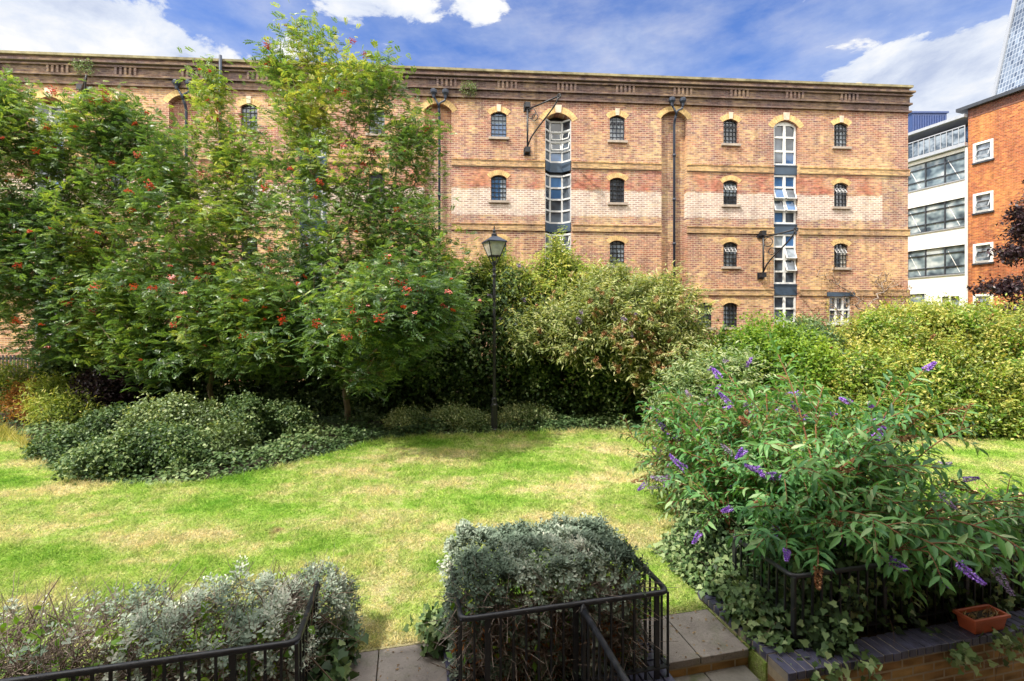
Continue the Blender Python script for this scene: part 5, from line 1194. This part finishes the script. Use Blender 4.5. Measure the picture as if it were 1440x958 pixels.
# ------------------------------------------------------------------ grey clipped shrub and grey hedge
def rosettes(C, N, per, L, ar, tint, up=.5):
    n = len(C); A = nrm(N + np.array([0, 0, up]) + .5 * rnd_dir(n)); X = nrm(np.cross(A, rnd_dir(n))); Y = np.cross(A, X); out = []
    s = G.uniform(.7, 1.3, n)
    for k in range(per):
        ang = 2*math.pi*k/per*1.62 + G.uniform(-.3, .3, n); lift = .25 + .75 * k / per
        D = nrm(X*np.cos(ang)[:, None] + Y*np.sin(ang)[:, None] + A*(lift)); ll = L * s * (1.1 - .45*k/per) * G.uniform(.8, 1.2, n)
        out.append(leaf_arrays(C + A*(.012*k), D, A + .15*rnd_dir(n), ll, ll*ar, 'obov', np.clip(tint + .12*(k/per - .5) + .09*G.normal(size=n), 0, 1)))
    return out
def rbox_points(n, a0, a1, b0, b1, z0, z1, lump=.06, faces=(3, 2, 1.3, 1.3), thin=.0):
    """points on top, front, left and right faces of a rounded box in the garden frame (weights per face)"""
    w = np.array([faces[0]*(a1-a0)*(b1-b0), faces[1]*(a1-a0)*(z1-z0), faces[2]*(b1-b0)*(z1-z0), faces[3]*(b1-b0)*(z1-z0), .6*(a1-a0)*(z1-z0)]); f = G.choice(5, n, p=w/w.sum())
    q = G.uniform(0, 1, (n, 3)); q[f == 0, 2] = 1; q[f == 1, 1] = 0; q[f == 2, 0] = 0; q[f == 3, 0] = 1; q[f == 4, 1] = 1
    N = np.zeros((n, 3)); N[f == 0, 2] = 1; N[f == 1, 1] = -1; N[f == 2, 0] = -1; N[f == 3, 0] = 1; N[f == 4, 1] = 1
    c = np.array([(a0+a1)/2, (b0+b1)/2, (z0+z1)/2]); h = np.array([(a1-a0)/2, (b1-b0)/2, (z1-z0)/2]); r = .16
    P = (q*2 - 1) * h; inner = np.clip(P, -(h - r), h - r); d = P - inner; dl = np.linalg.norm(d, axis=1, keepdims=True); rounded = inner + np.where(dl > 1e-6, d/np.maximum(dl, 1e-6)*np.minimum(dl, r), d)
    P = np.where(dl > r, rounded, P); N = nrm(N + np.where(dl > 1e-6, d/np.maximum(dl, 1e-6), 0)); P = P + c
    P = P + N * (lump * (wob(P, 4.5) + .6 * wob(P + 5, 11)) + G.normal(size=n) * .02)[:, None]
    X = np.array([W(*p) for p in P]); Nw = N.copy(); Nw[:, 0] = N[:, 0]*CT - N[:, 1]*ST; Nw[:, 1] = N[:, 0]*ST + N[:, 1]*CT; return X, Nw, f
def twig_mesh(name, P0, D, Ls, r, mat, parent, bend=.15):
    V = []; n = len(P0); k = 3; T = []
    X = nrm(np.cross(D, rnd_dir(n))); Y = np.cross(D, X); bv = rnd_dir(n) * bend
    rings = []
    for i in range(k + 1):
        f = i / k; c = P0 + D*(Ls*f)[:, None] + bv*(Ls*f*f)[:, None]; rr = r*(1 - .6*f)
        rings.append(np.stack([c + (X*math.cos(a) + Y*math.sin(a))*rr[:, None] for a in (0, 2.09, 4.19)], 1))
    V = np.concatenate(rings, 1)     # n, 3*(k+1), 3
    q = []
    for i in range(k):
        for j in range(3): q += [i*3+j, i*3+(j+1) % 3, (i+1)*3+(j+1) % 3, (i+1)*3+j]
    q = np.array(q); LI = (q[None] + (np.arange(n)*3*(k+1))[:, None]).ravel()
    return np_mesh(name, [(V.reshape(-1, 3), LI, np.full(n*k*3, 4), np.full(n*3*(k+1), .5))], mat, parent)
def grey_box():
    o = empty("clipped_shrub", W(.4, .5, 0), 0, "box clipped grey leaved shrub inside the centre railing", "shrub"); off = np.array(W(.4, .5, 0))
    X, N, f = rbox_points(5600, -.30, 1.09, .15, .98, .0, .87, .06, (3.4, 1.0, 1.7, 1.4)); keep = G.uniform(0, 1, len(X)) < np.where(f == 0, .9 + .5 * wob(X, 6), np.clip(.30 + X[:, 2] * .6 + .35 * wob(X, 5), .12, 1)); X, N = X[keep], N[keep]
    t = .42 + .24 * wob(X, 3.0) + .16 * wob(X + 3, 9) + .15 * (X[:, 2] - .5)
    np_mesh("foliage", rosettes(X - off, N, 8, .040, .62, t), M['grey'], o)
    n = 420; P = np.stack([G.uniform(-.40, 1.24, n), G.uniform(.06, .95, n), G.uniform(.05, .85, n)], 1); Q = np.array([W(*p) for p in P]) - off
    np_mesh("foliage", [leaf_arrays(Q + G.normal(size=(n, 3))*.02, rnd_dir(n), nrm(rnd_dir(n) + np.array([0, -.4, .6])), G.uniform(.04, .09, n), G.uniform(.025, .05, n), 'quad', np.clip(.5 + .25*G.normal(size=n), 0, 1))], M['bright'], o)
    n = 3000; P = np.stack([G.uniform(-.32, 1.08, n), .12 + np.abs(G.normal(size=n))*.22, G.uniform(.02, .72, n)], 1); D = rnd_dir(n); D[:, 2] = D[:, 2]*.8 + .35
    twig_mesh("stems", np.array([W(*p) for p in P]) - off, nrm(D), G.uniform(.12, .34, n), G.uniform(.0025, .006, n), M['twig_grey'], o, .35)
    n = 42; P = np.stack([G.uniform(-.3, 1.15, n), G.uniform(.3, .7, n), np.zeros(n)], 1); D = nrm(rnd_dir(n)*.5 + np.array([0, 0, 1])); twig_mesh("woody_stem", np.array([W(*p) for p in P]) - off, D, G.uniform(.5, .8, n), G.uniform(.010, .02, n), M['twig'], o, .25)
    n = 500; P = np.stack([G.uniform(-.4, 1.1, n), G.uniform(.05, .3, n), G.uniform(.02, .6, n)], 1); np_mesh("dry_leaves", [leaf_arrays(np.array([W(*p) for p in P]) - off, rnd_dir(n) - np.array([0, 0, .5]), rnd_dir(n), G.uniform(.04, .08, n), .018, 'quad', G.uniform(0, .6, n))], M['rust'], o)
grey_box()
def grey_hedge():
    off = np.array(W(-3.2, .5, 0)); o = empty("grey_hedge", off, 0, "straggly grey leaved hedge with dead twigs behind the left railing", "hedge")
    X, N, f = rbox_points(9000, -6.6, -1.60, .12, 1.0, .0, .62, .11, (3.0, 1.2, 1.6, 2.4)); X2, N2, f2 = rbox_points(900, -1.75, -1.24, .78, 1.2, .0, .55, .07, (3.0, 2, 1.6, 2.4)); X = np.concatenate([X, X2]); N = np.concatenate([N, N2])
    a = X[:, 0]*CT + (X[:, 1] - 3.405)*ST; live = np.clip((a + 3.3) / 1.5, .10, 1.0) * (.7 + .5*wob(X, 2.4)); k = G.uniform(0, 1, len(X)) < live; Xl, Nl = X[k], N[k]; al = a[k]
    np_mesh("foliage", rosettes(Xl - off, Nl, 7, .038, .6, .60 + .22*wob(Xl, 3.2) + .15*wob(Xl, 10)), M['grey'], o)
    n = 7000; i = G.permutation(len(X))[:n]; dd = nrm(N[i]*.6 + rnd_dir(len(i)) + np.array([.5, 0, .35])); pr = G.uniform(0, 1, len(i)) < np.clip(1.2 - (a[i] + 3.6)/3.0, .45, 1); i = i[pr]; dd = dd[pr]; n = len(i)
    twig_mesh("dead_twigs", X[i] - off - N[i]*.08, dd, G.uniform(.10, .30, n), G.uniform(.002, .0045, n), M['twig_grey'], o, .3)
    n = 2400; P = np.stack([G.uniform(-6.5, -1.4, n), G.uniform(.1, .9, n), G.uniform(.02, .55, n)], 1); D = nrm(rnd_dir(n) + np.array([.3, 0, .3])); twig_mesh("stems", np.array([W(*p) for p in P]) - off, D, G.uniform(.15, .45, n), G.uniform(.003, .008, n), M['twig'], o, .3)
    C = np.stack([G.uniform(-5.4, -1.5, 95), G.uniform(.05, .75, 95), G.uniform(.25, .62, 95)], 1); C = np.array([W(*p) for p in C]) - off; Nn = np.repeat([[0, -.5, 1.]], 95, 0)
    np_mesh("bramble_leaves", [scatter_leaves(C, nrm(Nn), 13, .07, .07, .6, 'lance', (.45, .25, .15))], M['bright'], o)
grey_hedge()

# ------------------------------------------------------------------ ivy on the planter and at the kerbs
def ivy_patch(name, label, pts, nrmv, per, L, mat, off, tv, spread=.05, trail=None):
    o = empty(name, off, 0, label, "ivy"); C = np.array(pts) - off
    parts = [scatter_leaves(C, nrmv, per, spread, L, .85, 'ivy', tv, out=.9, up=.3, droop=.5, rnd=.5)]
    np_mesh("foliage", parts, mat, o); n = len(C)
    i = G.permutation(n)[:max(10, n//2)]; twig_mesh("stems", C[i], nrm(rnd_dir(len(i)) - np.array([0, 0, .5])), G.uniform(.1, .3, len(i)), G.uniform(.002, .004, len(i)), M['twig'], o, .3); return o
def wr(P): return np.array([W(*p) for p in P])
n = 800; P = np.stack([G.uniform(2.26, 2.8, n), G.uniform(-.12, 1.0, n), G.uniform(.06, .42, n)], 1); P[:, 0] -= .08*np.sin(P[:, 1]*5); k = P[:, 2] < .16 + .16*np.clip(P[:, 1] + .35, 0, 1) + .12*wob(P, 5) + .5*(P[:, 0] - 2.5); P = P[k]
Nn = np.tile([-.6, -.5, .5], (len(P), 1)); ivy_patch("ivy", "ivy spilling over the corner of the planter beside the slabs", wr(P), nrm(Nn), 12, .062, M['ivy'], np.array(W(2.4, .4)), (.50, .28, .18))
n = 560; P = np.stack([G.uniform(2.22, 2.85, n), G.uniform(.85, 1.8, n), G.uniform(.03, .62, n)], 1); P[:, 2] *= np.clip((P[:, 0] - 2.1) / .5, .2, 1)
ivy_patch("ivy", "ivy heap at the lawn corner of the planter below the butterfly bushes", wr(P), nrm(np.tile([-.7, -.3, .6], (n, 1))), 11, .055, M['ivy'], np.array(W(2.4, 1.3)), (.54, .28, .18))
n = 1300; P = np.stack([G.uniform(2.6, 6.5, n), G.normal(size=n)*.14 + .30, G.uniform(.05, .62, n)], 1); P[:, 1] += .25*P[:, 2]; Nn = np.tile([-.1, -.9, .5], (n, 1))
ivy_patch("ivy", "dark ivy filling the shaded railing along the right planter", wr(P), nrm(Nn), 12, .062, M['ivy'], np.array(W(4, .2)), (.42, .26, .18))
n = 130; P = np.stack([G.uniform(2.2, 4.6, n), -.235 - np.abs(G.normal(size=n))*.03, .09 - np.abs(G.normal(size=n))*.10], 1); k = wob(P, 4.0) > -.1; P = P[k]; Nn = np.tile([0, -1, .3], (len(P), 1))
ivy_patch("ivy", "thin ivy trails hanging over the planter coping", wr(P), nrm(Nn), 4, .065, M['ivy'], np.array(W(3.2, -.25)), (.7, .2, .15))
n = 110; P = np.stack([G.uniform(-1.62, -1.22, n), G.uniform(.2, 1.0, n), G.uniform(.03, .25, n)], 1); ivy_patch("ivy", "ivy at the end of the left hedge beside the path", wr(P), nrm(np.tile([.6, -.3, .6], (n, 1))), 6, .08, M['ivy'], np.array(W(-1.4, .6)), (.6, .25, .16))
n = 40; P = np.stack([G.uniform(-.58, -.42, n), G.uniform(.70, 1.0, n), G.uniform(.02, .20, n)], 1); ivy_patch("ivy", "small ivy tuft at the back left corner of the centre kerb", wr(P), nrm(np.tile([-.5, -.3, .6], (n, 1))), 6, .07, M['ivy'], np.array(W(-.5, .85)), (.55, .25, .16))

# ------------------------------------------------------------------ foreground butterfly bushes with arching stems
def arching_buddleia(bases, label, nst, Lr, el, leafL, mat, tip_kinds, tv, az_bias=None, twigs=9, seed=5, spike_p=.5, lcut=.25):
    rg = np.random.default_rng(seed); off = np.array([np.mean([b[0] for b in bases]), np.mean([b[1] for b in bases]), 0])
    o = empty("butterfly_bush", off, 0, label, "shrub"); LP, LD, LN, LL, LT = [], [], [], [], []; wood = MB(); tips = []
    for s in range(nst):
        bx, by = bases[s % len(bases)]; az = rg.uniform(0, 6.283) if az_bias is None else rg.normal(az_bias[0], az_bias[1]); e0 = rg.uniform(*el); Ls = rg.uniform(*Lr) * (1 - .20 * max(0, math.cos(az)) - lcut * max(0, -math.cos(az)) - .34 * max(0, -math.sin(az)))
        p = np.array([bx + rg.normal()*.12, by + rg.normal()*.12, .0]) - off; n = 16; e = e0; pts = [p.copy()]; h = rg.uniform(.4, 1.1)
        for i in range(n):
            e -= h * (1.5 / n) * (.35 + 1.5 * i / n); az += rg.normal()*.05
            p = p + np.array([math.cos(az)*math.cos(e), math.sin(az)*math.cos(e), math.sin(e)]) * Ls / n; pts.append(p.copy())
        if min(q[2] for q in pts[3:]) < .05: pts = [q for q in pts if q[2] > .04 or q is pts[0]]
        n = len(pts) - 1
        if n < 5: continue
        wood.tube(pts, [.013*(1 - .8*i/n) + .0015 for i in range(n + 1)], 5); st = float(rg.uniform(-.22, .22)); P = np.array(pts)
        runs = [(P[int(n*.45):], 1.0)]
        for t in range(twigs):                        # side shoots in opposite directions
            f = rg.uniform(.22, .95); i0 = min(n - 1, int(f*n)); q = P[i0]; d0 = nrm(P[i0+1] - P[i0]); sd = nrm(np.cross(d0, rg.normal(size=3))); L2 = rg.uniform(.25, .6) * (1.15 - .5*f); d = nrm(d0*.8 + sd*.9 + np.array([0, 0, .25])); tw = [q.copy()]
            for k in range(5): d = nrm(d - np.array([0, 0, .13])); q = q + d*L2/5; tw.append(q.copy())
            if q[2] < .05: continue
            wood.tube(tw, [.005, .0045, .004, .003, .0025, .002], 4); runs.append((np.array(tw), .8)); 
            if rg.uniform() < spike_p * .45: tips.append((q, d))
        tips.append((P[-1], nrm(P[-1] - P[-2])))
        for Q, sc in runs:
            seg = np.linalg.norm(np.diff(Q, axis=0), axis=1); tot = seg.sum(); cum = np.concatenate([[0], np.cumsum(seg)]); k = int(tot / .062)
            for j in range(k):
                x = (j + .6) / k * tot; i1 = min(len(seg) - 1, np.searchsorted(cum, x) - 1); f = (x - cum[i1]) / seg[i1]; q = Q[i1] + (Q[i1+1] - Q[i1]) * f; d = nrm(Q[i1+1] - Q[i1])
                sd = nrm(np.cross(d, np.array([0, 0, 1.]) + .2*rg.normal(size=3))); sd = sd if j % 2 else nrm(np.cross(d, sd))
                if abs(sd[2]) > .75: sd = nrm(sd + nrm(np.cross(d, np.array([0, 0, 1.])))*.8)
                taper = math.sin(math.pi * min(1, .25 + .7 * (1 - j / max(1, k)))) ** .5
                for sg in (-1, 1):
                    LP.append(q); LD.append(d*.65 + sd*sg*.85 + np.array([0, 0, -.28]) + .15*rg.normal(size=3)); LN.append(np.array([0, 0, 1.]) + .35*rg.normal(size=3) + .2*d); LL.append(leafL*sc*taper*rg.uniform(.75, 1.2)); LT.append(tv[0] + st*tv[1] + tv[2]*rg.normal())
    LP, LD, LN, LL, LT = map(np.array, (LP, LD, LN, LL, LT)); ok = LP[:, 2] > .03; LP, LD, LN, LL, LT = LP[ok], LD[ok], LN[ok], LL[ok], LT[ok]
    np_mesh("foliage", [leaf_arrays(LP, LD, LN, LL, LL*.31, 'lance', np.clip(LT, 0, 1))], mat, o); wood.build("stems", M['stem_red'], o)
    rg.shuffle(tips); c = 0
    for q, d in tips:
        if rg.uniform() < spike_p and c < 95 and q[2] > .15:
            put_spike(o, q, nrm(np.array(d) + np.array([0, 0, -.25])), R.choice(tip_kinds), rg.uniform(1.0, 1.5)); c += 1
    return o
bb = [(x, y) for x, y, _ in [W(3.2, 1.2), W(3.4, .9), W(3.7, 1.2), W(3.4, 1.6), W(4.0, 1.0), W(3.7, .7)]]
arching_buddleia(bb, "big dark green butterfly bush with purple flower spikes in the right planter", 112, (2.1, 3.35), (rad(60), rad(89)), .16, M['budd_dark'], ('purple', 'purple', 'purple', 'brown', 'brown', 'lilac'), (.55, .5, .18), None, 12, 5, .55)
bc = [(x, y) for x, y, _ in [W(3.4, 2.1), W(3.6, 2.5), W(3.3, 2.9)]]
arching_buddleia(bc, "paler sunlit butterfly bush standing behind the dark one, on its left", 90, (1.7, 2.6), (rad(55), rad(88)), .13, M['budd'], ('lilac', 'purple', 'brown'), (.62, .5, .15), None, 11, 9, .22, .42)
